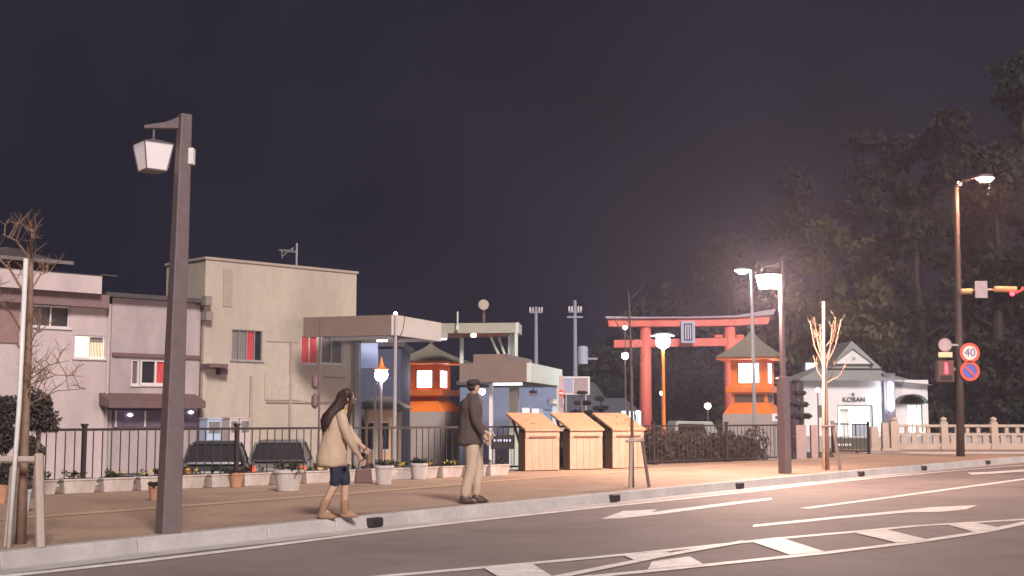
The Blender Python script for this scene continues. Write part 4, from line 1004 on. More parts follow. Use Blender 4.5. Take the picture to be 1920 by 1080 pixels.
ch.box(X(1284.5), X(1295.5), -.80, -.775, zz(613), zz(611.5)); ch.build('tablet_strokes', M_SWH, tb)
for px in (1211, 1369): MB().lathe([(15.5*s, 0), (15.5*s, .9), (14*s, 1.0)], (X(px), 0, 0), 20).build('pillar_base', M_DARK, t)

# ================================================================== VERMILION LANTERN TOWERS
def tower(px_corner, a, W, d, ys, label, osk, ole, ost, e):
    # local frame: corner of window box at origin, +X along right face (receding right), +Y along left face
    zt = {k: P(0, v, d).z-LOT for k, v in ys.items()}
    c = P(px_corner, 784, d); t = thing('lantern_tower', label, 'lantern tower', (c.x, c.y, LOT), a)
    # local: right face on y=0 facing -y; left face on x=0 facing -x
    def sqr(o, z0, z1, o2=None, name='body', m=M_VERM, bevel=0):
        o2 = o if o2 is None else o2
        return MB().hexa([(-o, -o, z0), (W+o, -o, z0), (W+o, W+o, z0), (-o, W+o, z0)], [(-o2, -o2, z1), (W+o2, -o2, z1), (W+o2, W+o2, z1), (-o2, W+o2, z1)]).build(name, m, t, bevel=bevel)
    sqr(ost+.05, 0, zt['stone'], ost, 'stone_base', M_STONE)
    sqr(osk, zt['stone']+.002, zt['skirt'], .04, 'skirt')
    sqr(-.03, zt['skirt']+.002, zt['ledge0'], None, 'lower_box')
    # recessed dark slots in the lower box faces
    z0, z1 = zt['skirt']+.1, zt['ledge0']-.1
    for x0, x1 in ((.18, W-.18),):
        MB().box(.022, .0275, x0, x1, z0, z1).build('slot', M_WOODD, t); MB().box(x0, x1, .022, .0275, z0, z1).build('slot', M_WOODD, t)
        for q in (x0+.25, x1-.3): MB().box(q, q+.06, .014, .0215, z0, z1).build('slat', M_FASC, t)
    sqr(ole, zt['ledge0']+.002, zt['ledge1'], None, 'ledge', bevel=.02)
    # window box: posts, panels, panes
    zb, zr = zt['ledge1']+.002, zt['eave']
    for x, y in ((0, 0), (W, 0), (0, W), (W, W)): MB().box(x-.09+(.09 if x == 0 else -.09), x+.09+(.09 if x == 0 else -.09), y-.09+(.09 if y == 0 else -.09), y+.09+(.09 if y == 0 else -.09), zb, zr).build('corner_post', M_VERM, t)
    wz0, wz1 = zt['win0'], zt['win1']
    m1, m2 = W*.2, W*.8
    for f in (0, 1):
        def bx(u0, u1, v0, v1, q0=.03, q1=.10): return MB().box(u0, u1, q0, q1, v0, v1) if f == 0 else MB().box(q0, q1, u0, u1, v0, v1)
        (bx(.1801, m1, zb, zr).build('panel', M_VERM, t), bx(m2, W-.181, zb, zr).build('panel', M_VERM, t)) if m1 > .2 else [bx(u, u+.1, zb, zr, .035, .10).build('panel', M_VERM, t) for u in (.181, W-.281)]
        bx(m1+.001, m2-.001, zb, wz0).build('panel', M_VERM, t); bx(m1+.001, m2-.001, wz1, zr).build('panel', M_VERM, t)
        w = bx(m1+.001, m2-.001, wz0+.001, wz1-.001, .07, .09).build('window', M_WHITEW, t)
        bx(m1, m1+.05, wz0, wz1, .0, .028).build('frame', M_BLACK, w); bx(m2-.05, m2, wz0, wz1, .0, .028).build('frame', M_BLACK, w)
        bx(m1+.051, m2-.051, wz1-.05, wz1, .0, .028).build('frame', M_BLACK, w)
    # eaves and curved roof
    H = zt['apex']-zt['eave']; cx = W/2
    sqr(e, zt['eave']+.002, zt['eave']+.12, e-.02, 'eave')
    rg = []; 
    for k in range(7):
        f_ = k/6; half = (W/2+e+.02)*(1-f_)**1.35+.06; rg.append((half, zt['eave']+.122+H*f_))
    V = []; F = []
    for half, z in rg: V += [(cx-half, cx-half, z), (cx+half, cx-half, z), (cx+half, cx+half, z), (cx-half, cx+half, z)]
    for i in range(6):
        for k in range(4): F.append((i*4+k, i*4+(k+1) % 4, (i+1)*4+(k+1) % 4, (i+1)*4+k))
    F += [(3, 2, 1, 0), (24, 25, 26, 27)]
    MB().add(V, F).build('roof', M_COPPER, t)
    MB().lathe([(.05, 0), (.14, .1), (.16, .22), (.02, .42)], (cx, cx, zt['apex']+.1), 12).build('finial', M_COPPER, t)
    return t
tower(821, R(69), 1.42, 60, dict(stone=772, skirt=752, ledge0=742, ledge1=731, win0=726, win1=693, eave=683, apex=648), 'left vermilion lantern tower with lit windows between the beige building and the man', .62, .36, .62, .78)
tower(1440, R(68), 1.9, 66, dict(stone=776, skirt=758, ledge0=736, ledge1=724, win0=717, win1=679, eave=674, apex=622), 'right vermilion lantern tower with lit windows in front of the shrine gate', .34, .24, .36, .62)

# ================================================================== POLICE BOX
d = 86.0; s = d/FPX
c = P(1508, 784, d); zz = lambda py: P(0, py, d).z-PAVE; X = lambda px: (px-1508)*s
M_KW = mat('police_box_white', (.80, .79, .79), .7, .04, 3, dirt=(.66, .64, .64), dscale=.5)
MB().box(c.x-1.5, c.x+14, d-6, d+12, LOT+.01, PAVE-.002).build('terrace', M_KERB, kind='structure')
t = thing('police_box', 'white police box with grey hip roof and lit glass doors', 'building', (c.x, d, PAVE))
door = (X(1570), X(1636), 0.0, zz(760)); win = (X(1643), X(1655), .35, zz(760)); dk = (X(1533), X(1541), zz(783), zz(760))
wall_grid(0, X(1656), 0, zz(714), [door, win, dk], 0, .2).build('wall', M_KW, t)
MB().box(0, .2, .2, 7, 0, zz(714)).box(X(1745)-.2, X(1745), .8, 7, 0, zz(722)).box(.2, X(1745)-.2, 6.8, 7, 0, zz(714)).build('side_walls', M_KW, t)
wall_grid(X(1677), X(1745), 0, zz(712), [(X(1706), X(1734), .3, zz(760))], .6, .8).build('wall', M_KW, t)
MB().box(X(1656)+.001, X(1677), -.25, .8, 0, zz(700)).build('pilaster', mat('grey_purple_pilaster', (.16, .13, .17), .7), t)
MB().box(X(1700), X(1745), .601, .4, zz(722), zz(712)).build('trim', M_KW, t)
MB().box(door[0], door[1], .8, .9, 0, door[3]).build('interior', M_KOBW, t)
MB().box(win[0], win[1], .8, .9, win[2], win[3]).build('interior', M_KOBW, t)
MB().box(X(1706), X(1734), 1.2, 1.3, .3, zz(760)).build('interior', M_KOBW, t)
MB().box(dk[0], dk[1], .1, .12, dk[2], dk[3]).build('dark_window', M_SOFF, t)
M_GRF = mat('dark_green_frame', (.02, .07, .05), .5)
dr = MB().box(door[0], door[0]+.07, .02, .1, 0, door[3]).box(door[1]-.07, door[1], .02, .1, 0, door[3]).box(door[0]+.07, door[1]-.07, .02, .1, door[3]-.08, door[3]).box((door[0]+door[1])/2-.04, (door[0]+door[1])/2+.04, .02, .1, 0, door[3]-.08).build('door', M_GRF, t)
MB().box(door[0]+.3, door[0]+.9, .5, .6, 0, door[3]*.9).build('cabinet', M_WHITEM, dr)
MB().box(door[1]-1.3, door[1]-.3, .5, .7, 0, .8).build('counter', M_HW, dr)
MB().box(win[0], win[0]+.05, .02, .1, win[2], win[3]).box(win[1]-.05, win[1], .02, .1, win[2], win[3]).build('window', M_GRF, t)
wf = MB()
for x in (1706, 1715, 1724, 1733): wf.box(X(x)-.04, X(x)+.04, .62, .7, .3, zz(760))
wf.build('window', M_GRF, t)
# awning: curved dark hood over the right window
aw = MB(); n_ = 10
for k in range(n_):
    a0, a1 = math.pi*k/n_, math.pi*(k+1)/n_
    xm = (X(1681)+X(1736))/2; rx = (X(1736)-X(1681))/2; z0 = zz(757); rz_ = zz(739)-zz(757)
    p = lambda a, r: (xm-math.cos(a)*rx*r, z0+math.sin(a)*rz_*r)
    (xa, za), (xb, zb_) = p(a0, 1), p(a1, 1); (xc, zc), (xd, zd) = p(a0, .9), p(a1, .9)
    aw.prism([(xa, -.5, za), (xb, -.5, zb_), (xd, -.5, zd), (xc, -.5, zc)], (0, 1.08, 0))
aw.build('awning', M_BLACK, t)
disc(MB(), 0, 0, .01, 0, .01, 3)
pm = MB().prism([((X(1681)+X(1736))/2-math.cos(math.pi*k/10)*(X(1736)-X(1681))/2*.89, .58, zz(757)+math.sin(math.pi*k/10)*(zz(739)-zz(757))*.89) for k in range(11)], (0, .015, 0)).build('awning_infill', M_DARK, t)
# lettering and emblem
text('lettering', 'KOBAN', .44, mat('letter_dark', (.02, .02, .04), .5), t, (X(1601), -.04, zz(749.5)), (R(90), 0, 0), .03)
pts = []
for k in range(10):
    r_ = .17 if k % 2 == 0 else .075; a = math.pi/2+k*math.pi/5; pts.append((X(1600)+r_*math.cos(a), -.03, zz(739.5)+r_*math.sin(a)))
MB().prism(pts, (0, .028, 0)).build('emblem', mat('emblem_bronze', (.14, .10, .10), .5), t)
# roofs
RG = mat('grey_green_roof', (.29, .31, .30), .65, .12, 3, .2)
zt0 = zz(714)
MB().hexa([(-.6, -.7, zt0+.002), (X(1665), -.7, zt0+.002), (X(1665), 7.6, zt0+.002), (-.6, 7.6, zt0+.002)], [(X(1560), 1.4, zz(684)), (X(1655), 1.4, zz(684)), (X(1655), 5.5, zz(684)), (X(1560), 5.5, zz(684))]).build('roof', RG, t)
MB().prism([(X(1560), .6, zz(690)), (X(1605), .6, zz(638)), (X(1660), .6, zz(690))], (0, 5.2, 0)).build('roof', RG, t)
MB().prism([(X(1571), .35, zz(681.5)), (X(1604), .35, zz(656)), (X(1640), .35, zz(681.5))], (0, .24, 0)).build('gable', M_KW, t)
gf = MB(); 
for (xa, ya, xb, yb) in ((1567, 684, 1604, 653), (1604, 653, 1644, 684)):
    p0, p1 = Vector((X(xa), .25, zz(ya))), Vector((X(xb), .25, zz(yb))); gf.hexa([p0, p0+Vector((0, .6, 0)), p0+Vector((0, .6, .12)), p0+Vector((0, 0, .12))], [p1, p1+Vector((0, .6, 0)), p1+Vector((0, .6, .12)), p1+Vector((0, 0, .12))])
gf.build('barge_board', RG, t)
ringm(MB(), X(1606), zz(672), .05, .12, .32, .345, 14).build('gable_vent', M_STEEL, t)
MB().hexa([(X(1650), .1, zz(714)), (X(1752), .1, zz(722)), (X(1752), 7.4, zz(722)), (X(1650), 7.4, zz(714))], [(X(1640), 3, zz(668)), (X(1690), 3, zz(698)), (X(1690), 5, zz(698)), (X(1640), 5, zz(668))]).build('roof', RG, t)
# vertical lit sign
c2 = P(1670, 743, d-.8); u = thing('lit_sign', 'tall rounded glowing white sign on the front of the police box', 'sign', c2)
n_ = 8; sgn = []
for k in range(n_+1): a = math.pi*k/n_; sgn.append((math.cos(a)*5.2*s, 0, 22*s+math.sin(a)*5*s))
for k in range(n_+1): a = math.pi+math.pi*k/n_; sgn.append((math.cos(a)*5.2*s, 0, -22*s+math.sin(a)*5*s))
MB().prism(sgn, (0, .18, 0)).build('lightbox', mat('lightbox_white', (.9, .9, 1), .4, emit=(.92, .92, 1), es=9), u)
MB().prism([(x*1.22, .03, z*1.05) for x, y, z in sgn], (0, .12, 0)).build('frame', mat('violet_frame', (.10, .05, .25), .5), u)
MB().box(-.06, .06, .19, .55, 15*s, 18*s).build('bracket', M_STEEL, u)
# small sign left of the roof
c2 = P(1511, 696, 92); s2 = 92/FPX; u = thing('roof_sign', 'pale bluish rectangular sign left of the police box roof', 'sign', (c2.x, 92, LOT)); z = c2.z-LOT
MB().box(0, 26*s2, 0, .15, z, z+16*s2).build('panel', mat('pale_sign_blue', (.5, .55, .75), .5, emit=(.7, .75, 1), es=.35), u); MB().tube([(13*s2, .1, 0), (13*s2, .1, z-.001)], .08, 8).build('pole', M_STEEL, u)
# stone lantern-ish dark shrub between tower and police box
def lowtree(px, py_top, py_b, d, w, label, seed, m=M_LEAF, name='garden_pine'):
    rnd = random.Random(seed); b = P(px, 800, d); b.z = LOT; H = P(0, py_top, d).z-LOT; W = w*d/FPX/2
    t = thing(name, label, 'tree', b)
    MB().tube([(0, 0, 0), (.15, 0, H*.4), (-.05, 0, H*.75), (0, 0, H*.95)], [.14, .11, .08, .04], 7).build('trunk', M_BARK, t)
    bl = []
    for k in range(4):
        z = H*(.5+.15*k); r0 = W*(1-.2*k)
        for j in range(4): a = rnd.random()*6.28; bl.append(((math.cos(a)*r0*.6, math.sin(a)*r0*.6, z), r0*.5))
    link('foliage', leaf_mesh(leaves(bl, 2600, .09, rnd, .4), 'foliage', m), t)
lowtree(1498, 708, 790, 74, 44, 'dark layered garden pine between the right tower and the police box', 5, M_LEAFB)
lowtree(1128, 742, 800, 66, 60, 'dark garden tree right of the billboard', 6, M_LEAF)
lowtree(1092, 730, 800, 70, 50, 'dark garden tree under the billboard', 7, M_LEAF)
small_white = thing('notice_board', 'small white notice with a dark mark at the foot of the right tower', 'sign', P(1456, 800, 58)); s = 58/FPX
MB().box(-8*s, 8*s, 0, .06, 10*s, 24*s).build('panel', M_SWH, small_white); MB().box(-2*s, 3*s, -.012, -.001, 14*s, 20*s).build('mark', M_NUM, small_white); MB().box(-1*s, 1*s, .061, .1, LOT-P(1456, 800, 58).z, 23*s).build('post', M_STEEL, small_white)

# ================================================================== BALUSTRADE AND STONE POSTS (right)
dB = 50.0; s = dB/FPX; b = P(1692, 838, dB); b.z = PAVE
t = thing('stone_balustrade', 'pale stone bridge balustrade with square openings at the right', 'balustrade', b)
M_BAL = mat('pale_bridge_stone', (.50, .41, .34), .8, .08, 6, .2, dirt=(.38, .31, .26), dscale=1)
zz = lambda py: P(0, py, dB).z-PAVE; Xb = lambda px: (px-1692)*s
bpost = MB().box(-.13, .13, -.13, .13, 0, zz(793)).box(-.17, .17, -.17, .17, 0, .12).mesh('post', M_BAL)
knob = MB().lathe([(.15, zz(793)+.001), (.15, zz(791)), (.09, zz(790)), (.13, zz(787)), (.12, zz(784)), (.02, zz(781.5))], n=14).mesh('finial', M_BAL)
PX = [1678, 1770, 1863, 1956, 2049]
for i, px in enumerate(PX):
    p_ = link('post', bpost, t, (Xb(px), 0, 0)); kf = link('finial', knob, p_)
for i in range(len(PX)-1):
    x0, x1 = Xb(PX[i])+.131, Xb(PX[i+1])-.131
    MB().box(x0, x1, -.11, .11, zz(801), zz(796)).build('top_rail', M_BAL, t, bevel=.01)
    MB().box(x0, x1, -.07, .07, zz(816.5), zz(812)).build('middle_rail', M_BAL, t)
    MB().box(x0, x1, -.10, .10, 0, zz(831)).build('base_course', M_BAL, t)
    for k in range(1, 4):
        xm = x0+(x1-x0)*k/4-.06
        MB().box(xm-.07, xm+.07, -.06, .06, zz(811.9), zz(801.1)).build('baluster', M_BAL, t)
    for k in range(0, 4):
        xm = x0+(x1-x0)*(k+.5)/4
        MB().box(xm-.10, xm+.10, -.06, .06, zz(830.9), zz(816.6)).build('baluster', M_BAL, t)
for i, (px, w, h0) in enumerate(((1640, 14, 800), (1660, 12, 793), (1676, 12, 790))):
    c2 = G(px, 845, PAVE); s_ = c2.y/FPX; u = thing('stone_marker', ['broad low stone marker right of the short black railing', 'slim stone marker between the broad marker and the balustrade', 'slim stone marker touching the start of the balustrade'][i], 'stone post', c2)
    Hh = P(0, h0, c2.y).z-PAVE; MB().box(-w*s_/2, w*s_/2, -.12, .12, 0, Hh).build('block', M_BAL, u, bevel=.02); MB().box(-w*s_/2-.04, w*s_/2+.04, -.17, .17, 0, .10).build('foot', M_BAL, u)
# dark sign with pale marks
c2 = G(1598, 842, PAVE); u = thing('low_sign', 'low dark sign with a row of pale marks under the short railing', 'sign', c2+Vector((0, .0, 0))); s_ = c2.y/FPX
MB().box(-36*s_, 36*s_, 0, .25, 0, 20*s_).build('board', mat('dark_green_board', (.07, .075, .06), .7), u)
mk = MB(); rnd = random.Random(2)
for k in range(7): x = (-30+k*4.2)*s_; mk.box(x, x+rnd.uniform(1.5, 3)*s_, -.012, -.001, 6*s_, 10*s_)
mk.build('marks', M_SWH, u)
c2 = P(943, 836, 35); c2.z = LOT; s_ = 35/FPX; u = thing('low_sign', 'low dark sign with bluish white marks between the man and the first wooden stand', 'sign', c2, .1)
z = P(0, 842, 35).z-LOT; MB().box(-22*s_, 22*s_, 0, .08, z, z+26*s_).build('board', M_DARK, u); MB().box(-18*s_, -15*s_, .01, .07, 0, z-.001).box(15*s_, 18*s_, .01, .07, 0, z-.001).build('legs', M_STEEL, u)
mk = MB(); rnd = random.Random(8)
for k in range(6): x = (-17+k*5.8)*s_; mk.box(x, x+rnd.uniform(2.2, 4)*s_, -.012, -.001, z+14*s_, z+18*s_)
mk.build('marks', mat('bluish_mark', (.5, .55, .8), .5, emit=(.6, .65, 1), es=.3), u)
# vertical board posts in the fence region near x 1500-1540
for i, (px, w) in enumerate(((1503, 18), (1528, 12))):
    c2 = P(px, 852, 41.5); c2.z = LOT; s_ = 41.5/FPX
    u = thing('gate_board', ['wide pale wooden panel behind the railing right of the lit lantern pole', 'narrow pale wooden panel behind the railing, nearer the pruned tree'][i], 'panel', c2)
    Hh = P(0, 797, 41.5).z-LOT; MB().box(-w*s_/2, w*s_/2, 0, .06, .2, Hh).build('panel', mat('pinkish_panel', (.42, .30, .28), .8), u); MB().box(-w*s_/2-.02, -w*s_/2+.05, .061, .12, 0, Hh).build('post', M_TRIM, u)

# ================================================================== CARS
def car(cx, cy, rz, label, m, L=4.2, W=1.68, H=1.5):
    t = thing('parked_car', label, 'car', (cx, cy, LOT), rz)
    def prof(pts, y): return [(x, y, z) for x, z in pts]
    low = [(-L/2, .30), (-L/2+.05, .75), (-L/2+.25, .88), (L/2-1.15, .92), (L/2-.15, .74), (L/2, .55), (L/2-.02, .28)]
    MB().prism(prof(low, -W/2), (0, W, 0)).build('body', m, t, bevel=.05)
    z0, z1 = .905, H
    b4 = [(-L/2+.18, -W/2+.06, z0), (L/2-1.05, -W/2+.06, z0), (L/2-1.05, W/2-.06, z0), (-L/2+.18, W/2-.06, z0)]
    t4 = [(-L/2+.55, -W/2+.22, z1), (L/2-1.9, -W/2+.22, z1), (L/2-1.9, W/2-.22, z1), (-L/2+.55, W/2-.22, z1)]
    MB().hexa(b4, t4).build('cabin_glass', M_GLASSD, t, bevel=.09)
    MB().hexa([(x, y, z1+.001) for x, y, z in t4], [(x*.86, y*.84, z1+.085) for x, y, z in t4]).build('roof', m, t, bevel=.03)
    for f in (0, 1, 2, 3): MB().tube([b4[f], t4[f]], .035, 6).build('pillar', m, t)
    for sx in (-L/2+.75, L/2-.8):
        for sy in (-1, 1):
            w = MB().tube([(sx, sy*(W/2-.17), .31), (sx, sy*(W/2+.015), .31)], .31, 18).build('wheel', M_BLACK, t)
            MB().tube([(sx, sy*(W/2+.016), .31), (sx, sy*(W/2+.022), .31)], .19, 14).build('rim', M_STEEL, w)
    for sy in (-1, 1):
        MB().box(L/2-.12, L/2-.03, sy*W*.36-.17, sy*W*.36+.17, .58, .70).build('headlight', M_WHITEM, t)
        MB().box(-L/2-.01, -L/2+.05, sy*W*.40-.1, sy*W*.40+.1, .62, .82).build('tail_light', mat('tail_red', (.45, .04, .03), .3, emit=(1, .25, .1), es=.25), t)
    MB().box(-L/2-.02, -L/2-.001, -.17, .17, .48, .6).build('number_plate', M_SWH, t)
    return t
M_CARD = mat('dark_car_paint', (.05, .055, .06), .28, .05, 3, coat=.5)
M_CARG = mat('grey_car_paint', (.14, .13, .13), .3, .05, 3, coat=.5)
q = P(408, 860, 35); car(q.x, q.y, R(100), 'dark hatchback parked behind the railing right of the big lantern pole', M_CARD, H=1.42)
q = P(530, 860, 37); car(q.x, q.y, R(96), 'grey car parked behind the large white pot', M_CARG, H=1.42)
# pale van far behind
q = P(1318, 790, 74); v = thing('parked_van', 'pale van parked behind the railing before the shrine gate', 'van', (q.x-1.6, q.y, LOT), R(12)); 
M_VAN = mat('pale_van_paint', (.50, .52, .48), .4, .05, 3)
MB().prism([(0, 0, .3), (3.2, 0, .3), (3.25, 0, 1.0), (2.7, 0, 1.15), (2.25, 0, 1.9), (.1, 0, 1.95), (0, 0, 1.7)], (0, 1.5, 0)).build('body', M_VAN, v, bevel=.04)
MB().prism([(.2, -.012, 1.2), (1.9, -.012, 1.2), (1.75, -.012, 1.75), (.2, -.012, 1.78)], (0, .01, 0)).build('side_window', M_GLASSD, v)
for x in (.6, 2.6): MB().tube([(x, -.02, .3), (x, .15, .3)], .3, 14).build('wheel', M_BLACK, v)
MB().box(3.22, 3.28, .1, .35, .7, .85).build('headlight', M_WHITEM, v)

# ================================================================== PEOPLE
def skin_part(name, verts, edges, radii, m, parent, roots=(0,), sub=2, smooth=True):
    me = bpy.data.meshes.new(name); me.from_pydata([tuple(v) for v in verts], edges, []); me.update()
    o = bpy.data.objects.new(name, me); COL.objects.link(o)
    if parent: o.parent = parent
    me.materials.append(m)
    md = o.modifiers.new('skin', 'SKIN'); md.use_smooth_shade = True
    for i, sv in enumerate(me.skin_vertices[0].data):
        r_ = radii[i]; sv.radius = (r_, r_) if not isinstance(r_, tuple) else r_; sv.use_root = i in roots
    s_ = o.modifiers.new('sub', 'SUBSURF'); s_.levels = sub; s_.render_levels = sub
    return o
def body(parent, J, name='body'):
    """J: joint name -> position. One skinned figure with head, face features, arms, legs and five-fingered hands."""
    V = []; E = []; Rr = []; idx = {}
    def v(n, p, r): idx[n] = len(V); V.append(Vector(p)); Rr.append(r); return idx[n]
    v('pelvis', J['pelvis'], (.13, .11)); v('waist', J['waist'], (.115, .09)); v('chest', J['chest'], (.115, .09)); v('neck0', J['neck'], .045); v('neck1', J['neck']+(J['head']-J['neck'])*.35, .052)
    v('jaw', J['head']+Vector((.012, 0, -.045)), (.068, .068)); v('head', J['head']+Vector((0, 0, .02)), (.086, .092)); v('crown', J['head']+Vector((-.008, 0, .085)), (.062, .066))
    for a, b_ in (('pelvis', 'waist'), ('waist', 'chest'), ('chest', 'neck0'), ('neck0', 'neck1'), ('neck1', 'jaw'), ('jaw', 'head'), ('head', 'crown')): E.append((idx[a], idx[b_]))
    roots = [0]
    for sd_ in ('L', 'R'):
        v('sh'+sd_, J['shoulder'+sd_]+Vector((0, 0, -.03)), .042); v('el'+sd_, J['elbow'+sd_], .042); v('wr'+sd_, J['wrist'+sd_], .027)
        w = J['wrist'+sd_]; dirn = (w-J['elbow'+sd_]).normalized() if 'hand'+sd_ not in J else J['hand'+sd_].normalized()
        v('pa'+sd_, w+dirn*.055, (.036, .018))
        for a, b_ in (('chest', 'sh'), ('sh', 'el'), ('el', 'wr'), ('wr', 'pa')): E.append((idx[a if a == 'chest' else a+sd_], idx[b_+sd_]))
        side = dirn.cross(Vector((0, 1, 0))).normalized()
        for k, (o_, L_) in enumerate(((-.028, .062), (-.010, .074), (.009, .069), (.027, .055))):
            p0 = w+dirn*.06+side*o_; r0 = len(V); curl = Vector((0, -.25 if sd_ == 'R' else .25, -.15))
            V.extend([p0, p0+dirn*L_*.5, p0+(dirn+curl).normalized()*L_]); Rr.extend([.0095, .009, .007]); E.extend([(r0, r0+1), (r0+1, r0+2)]); roots.append(r0)
        p0 = w+dirn*.02-side*.02; r0 = len(V); td = (dirn*.6-side).normalized()
        V.extend([p0, p0+td*.035, p0+td*.035+dirn*.028]); Rr.extend([.011, .010, .008]); E.extend([(r0, r0+1), (r0+1, r0+2)]); roots.append(r0)
        v('hi'+sd_, J['hip'+sd_], .088); v('kn'+sd_, J['knee'+sd_], .056); v('ca'+sd_, J['knee'+sd_].lerp(J['ankle'+sd_], .35), .054); v('an'+sd_, J['ankle'+sd_], .036)
        v('to'+sd_, J['toe'+sd_], (.035, .022))
        for a, b_ in (('pelvis', 'hi'), ('hi', 'kn'), ('kn', 'ca'), ('ca', 'an'), ('an', 'to')): E.append((idx[a if a == 'pelvis' else a+sd_], idx[b_+sd_]))
    # face: nose bridge, tip and ears as short chains rooted in the head
    H_ = J['head']
    for pts, rr in (([(.07, 0, .02), (.098, 0, -.005), (.088, 0, -.02)], [.010, .012, .009]), ([(.0, .07, .0), (-.005, .088, .005), (-.008, .088, -.02)], [.012, .012, .009]), ([(.0, -.07, .0), (-.005, -.088, .005), (-.008, -.088, -.02)], [.012, .012, .009]),
                    ([(.07, -.02, -.045), (.083, 0, -.047), (.07, .02, -.045)], [.008, .008, .008])):
        r0 = len(V); V.extend([H_+Vector(p) for p in pts]); Rr.extend(rr); E.extend([(r0, r0+1), (r0+1, r0+2)]); roots.append(r0)
    o = skin_part(name, V, E, Rr, M_SKIN, parent, tuple(roots), 1)
    for sy in (-1, 1):
        MB().lathe([(.001, -.009), (.010, -.004), (.010, .004), (.001, .009)], J['head']+Vector((.080, sy*.03, .022)), 8).build('eye', M_DARK, o)
    return o
def limb_cloth(name, pts, rads, m, parent, n=14, sub=1):
    return MB().tube(pts, rads, n).build(name, m, parent, smooth=True, sub=sub)
VV = lambda x, y, z: Vector((x, y, z))

ftex = bpy.data.textures.new('folds', 'CLOUDS'); ftex.noise_scale = .11; ftex.noise_depth = 2
def folds(o, st=.035):
    sm = [m_ for m_ in o.modifiers if m_.type == 'SUBSURF']
    if sm: sm[0].levels = sm[0].render_levels = 2
    d_ = o.modifiers.new('folds', 'DISPLACE'); d_.texture = ftex; d_.strength = st; d_.mid_level = .5; d_.texture_coords = 'LOCAL'
# --- man: local +X is his walking direction (to the right of the picture)
mb_ = G(882, 944, PAVE); S = 1.0
man = thing('person', 'man in dark cap, long dark jacket and khaki trousers walking right', 'person', mb_, R(12))
J = dict(pelvis=VV(0, 0, .93), waist=VV(.0, 0, 1.10), chest=VV(.01, 0, 1.33), neck=VV(.03, 0, 1.49), head=VV(.055, 0, 1.63),
         shoulderL=VV(.0, .17, 1.42), shoulderR=VV(.0, -.17, 1.42), elbowL=VV(.10, .22, 1.15), elbowR=VV(.02, -.24, 1.15), wristL=VV(.27, .19, .99), wristR=VV(.17, -.23, .93),
         hipL=VV(0, .09, .9), hipR=VV(0, -.09, .9), kneeL=VV(.14, .09, .50), kneeR=VV(-.0, -.09, .48), ankleL=VV(.10, .08, .09), ankleR=VV(-.10, -.08, .08), toeL=VV(.25, .09, .035), toeR=VV(.05, -.10, .03))
body(man, J)
M_JACK = mat('dark_jacket', (.085, .062, .055), .85, .15, 5, .2); M_KHA = mat('khaki_trousers', (.50, .38, .28), .85, .10, 6, .2); M_SHOE = mat('dark_shoes', (.06, .035, .03), .5); M_CAP = mat('dark_cap', (.05, .04, .045), .8)
jk = MB().rings([((-.02, 0, .80), .195, .20, 0), ((-.02, 0, .86), .20, .205, 0), ((-.01, 0, 1.0), .185, .20, 0), ((0, 0, 1.15), .17, .195, 0), ((0, 0, 1.30), .165, .215, 0), ((.0, 0, 1.41), .155, .22, 0), ((.015, 0, 1.47), .135, .17, 0), ((.03, 0, 1.52), .075, .08, 0)], 18).build('jacket', M_JACK, man, smooth=True, sub=1)
for sd_, y in (('L', 1), ('R', -1)):
    limb_cloth('sleeve', [VV(-.0, y*.13, 1.43), J['shoulder'+sd_]+VV(0, y*.02, -.02), J['elbow'+sd_], J['wrist'+sd_]+VV(-.01, 0, .01)], [.075, .085, .068, .05], M_JACK, jk)
MB().rings([((.01, 0, 1.40), .13, .17, 0), ((.02, 0, 1.46), .115, .135, 0), ((.03, 0, 1.50), .092, .10, 0), ((.035, 0, 1.55), .082, .082, 0)], 14).build('collar', M_JACK, jk, smooth=True)
tr = MB().rings([((0, 0, .84), .13, .165, 0), ((0, 0, .90), .135, .17, 0), ((0, 0, .99), .13, .16, 0)], 16).build('trousers', M_KHA, man, smooth=True, sub=1)
for sd_, y in (('L', 1), ('R', -1)):
    limb_cloth('trouser_leg', [J['hip'+sd_]+VV(0, 0, .0), J['hip'+sd_].lerp(J['knee'+sd_], .5)+VV(.01, 0, 0), J['knee'+sd_], J['knee'+sd_].lerp(J['ankle'+sd_], .55)+VV(-.015, 0, 0), J['ankle'+sd_]+VV(0, 0, -.01)], [.112, .102, .083, .078, .072], M_KHA, tr)
    a = J['ankle'+sd_]; sh = MB().rings([((a.x+.055, a.y, .001), .135, .05, 0), ((a.x+.055, a.y, .035), .138, .052, 0), ((a.x+.03, a.y, .075), .10, .048, 0), ((a.x-.01, a.y, .12), .055, .045, 0)], 14).build('shoe', M_SHOE, man, smooth=True, sub=1)
hd = J['head']
MB().rings([(hd+VV(-.02, 0, .03), .100, .092, 0), (hd+VV(-.015, 0, .07), .106, .098, 0), (hd+VV(-.01, 0, .10), .100, .092, 0), (hd+VV(-.01, 0, .125), .06, .055, 0)], 16).build('cap', M_CAP, man, smooth=True, sub=1)
cp = MB().rings([(hd+VV(.085, 0, .045), .075, .07, 0), (hd+VV(.08, 0, .06), .075, .072, 0)], 14).build('cap_brim', M_CAP, man, smooth=True)
MB().rings([(hd+VV(-.045, 0, -.05), .05, .07, 0), (hd+VV(-.04, 0, .0), .065, .085, 0), (hd+VV(-.03, 0, .045), .085, .09, 0)], 12).build('hair', M_HAIR, man, smooth=True, sub=1)
ph = thing('phone', 'small pale phone in the walking man\'s left hand', 'phone', (0, 0, 0)); m_ = Matrix.Rotation(R(12), 3, 'Z'); pw = mb_+m_@(J['wristL']+VV(.10, .0, -.02)); ph.location = pw; ph.rotation_euler = (0, R(-40), R(12))
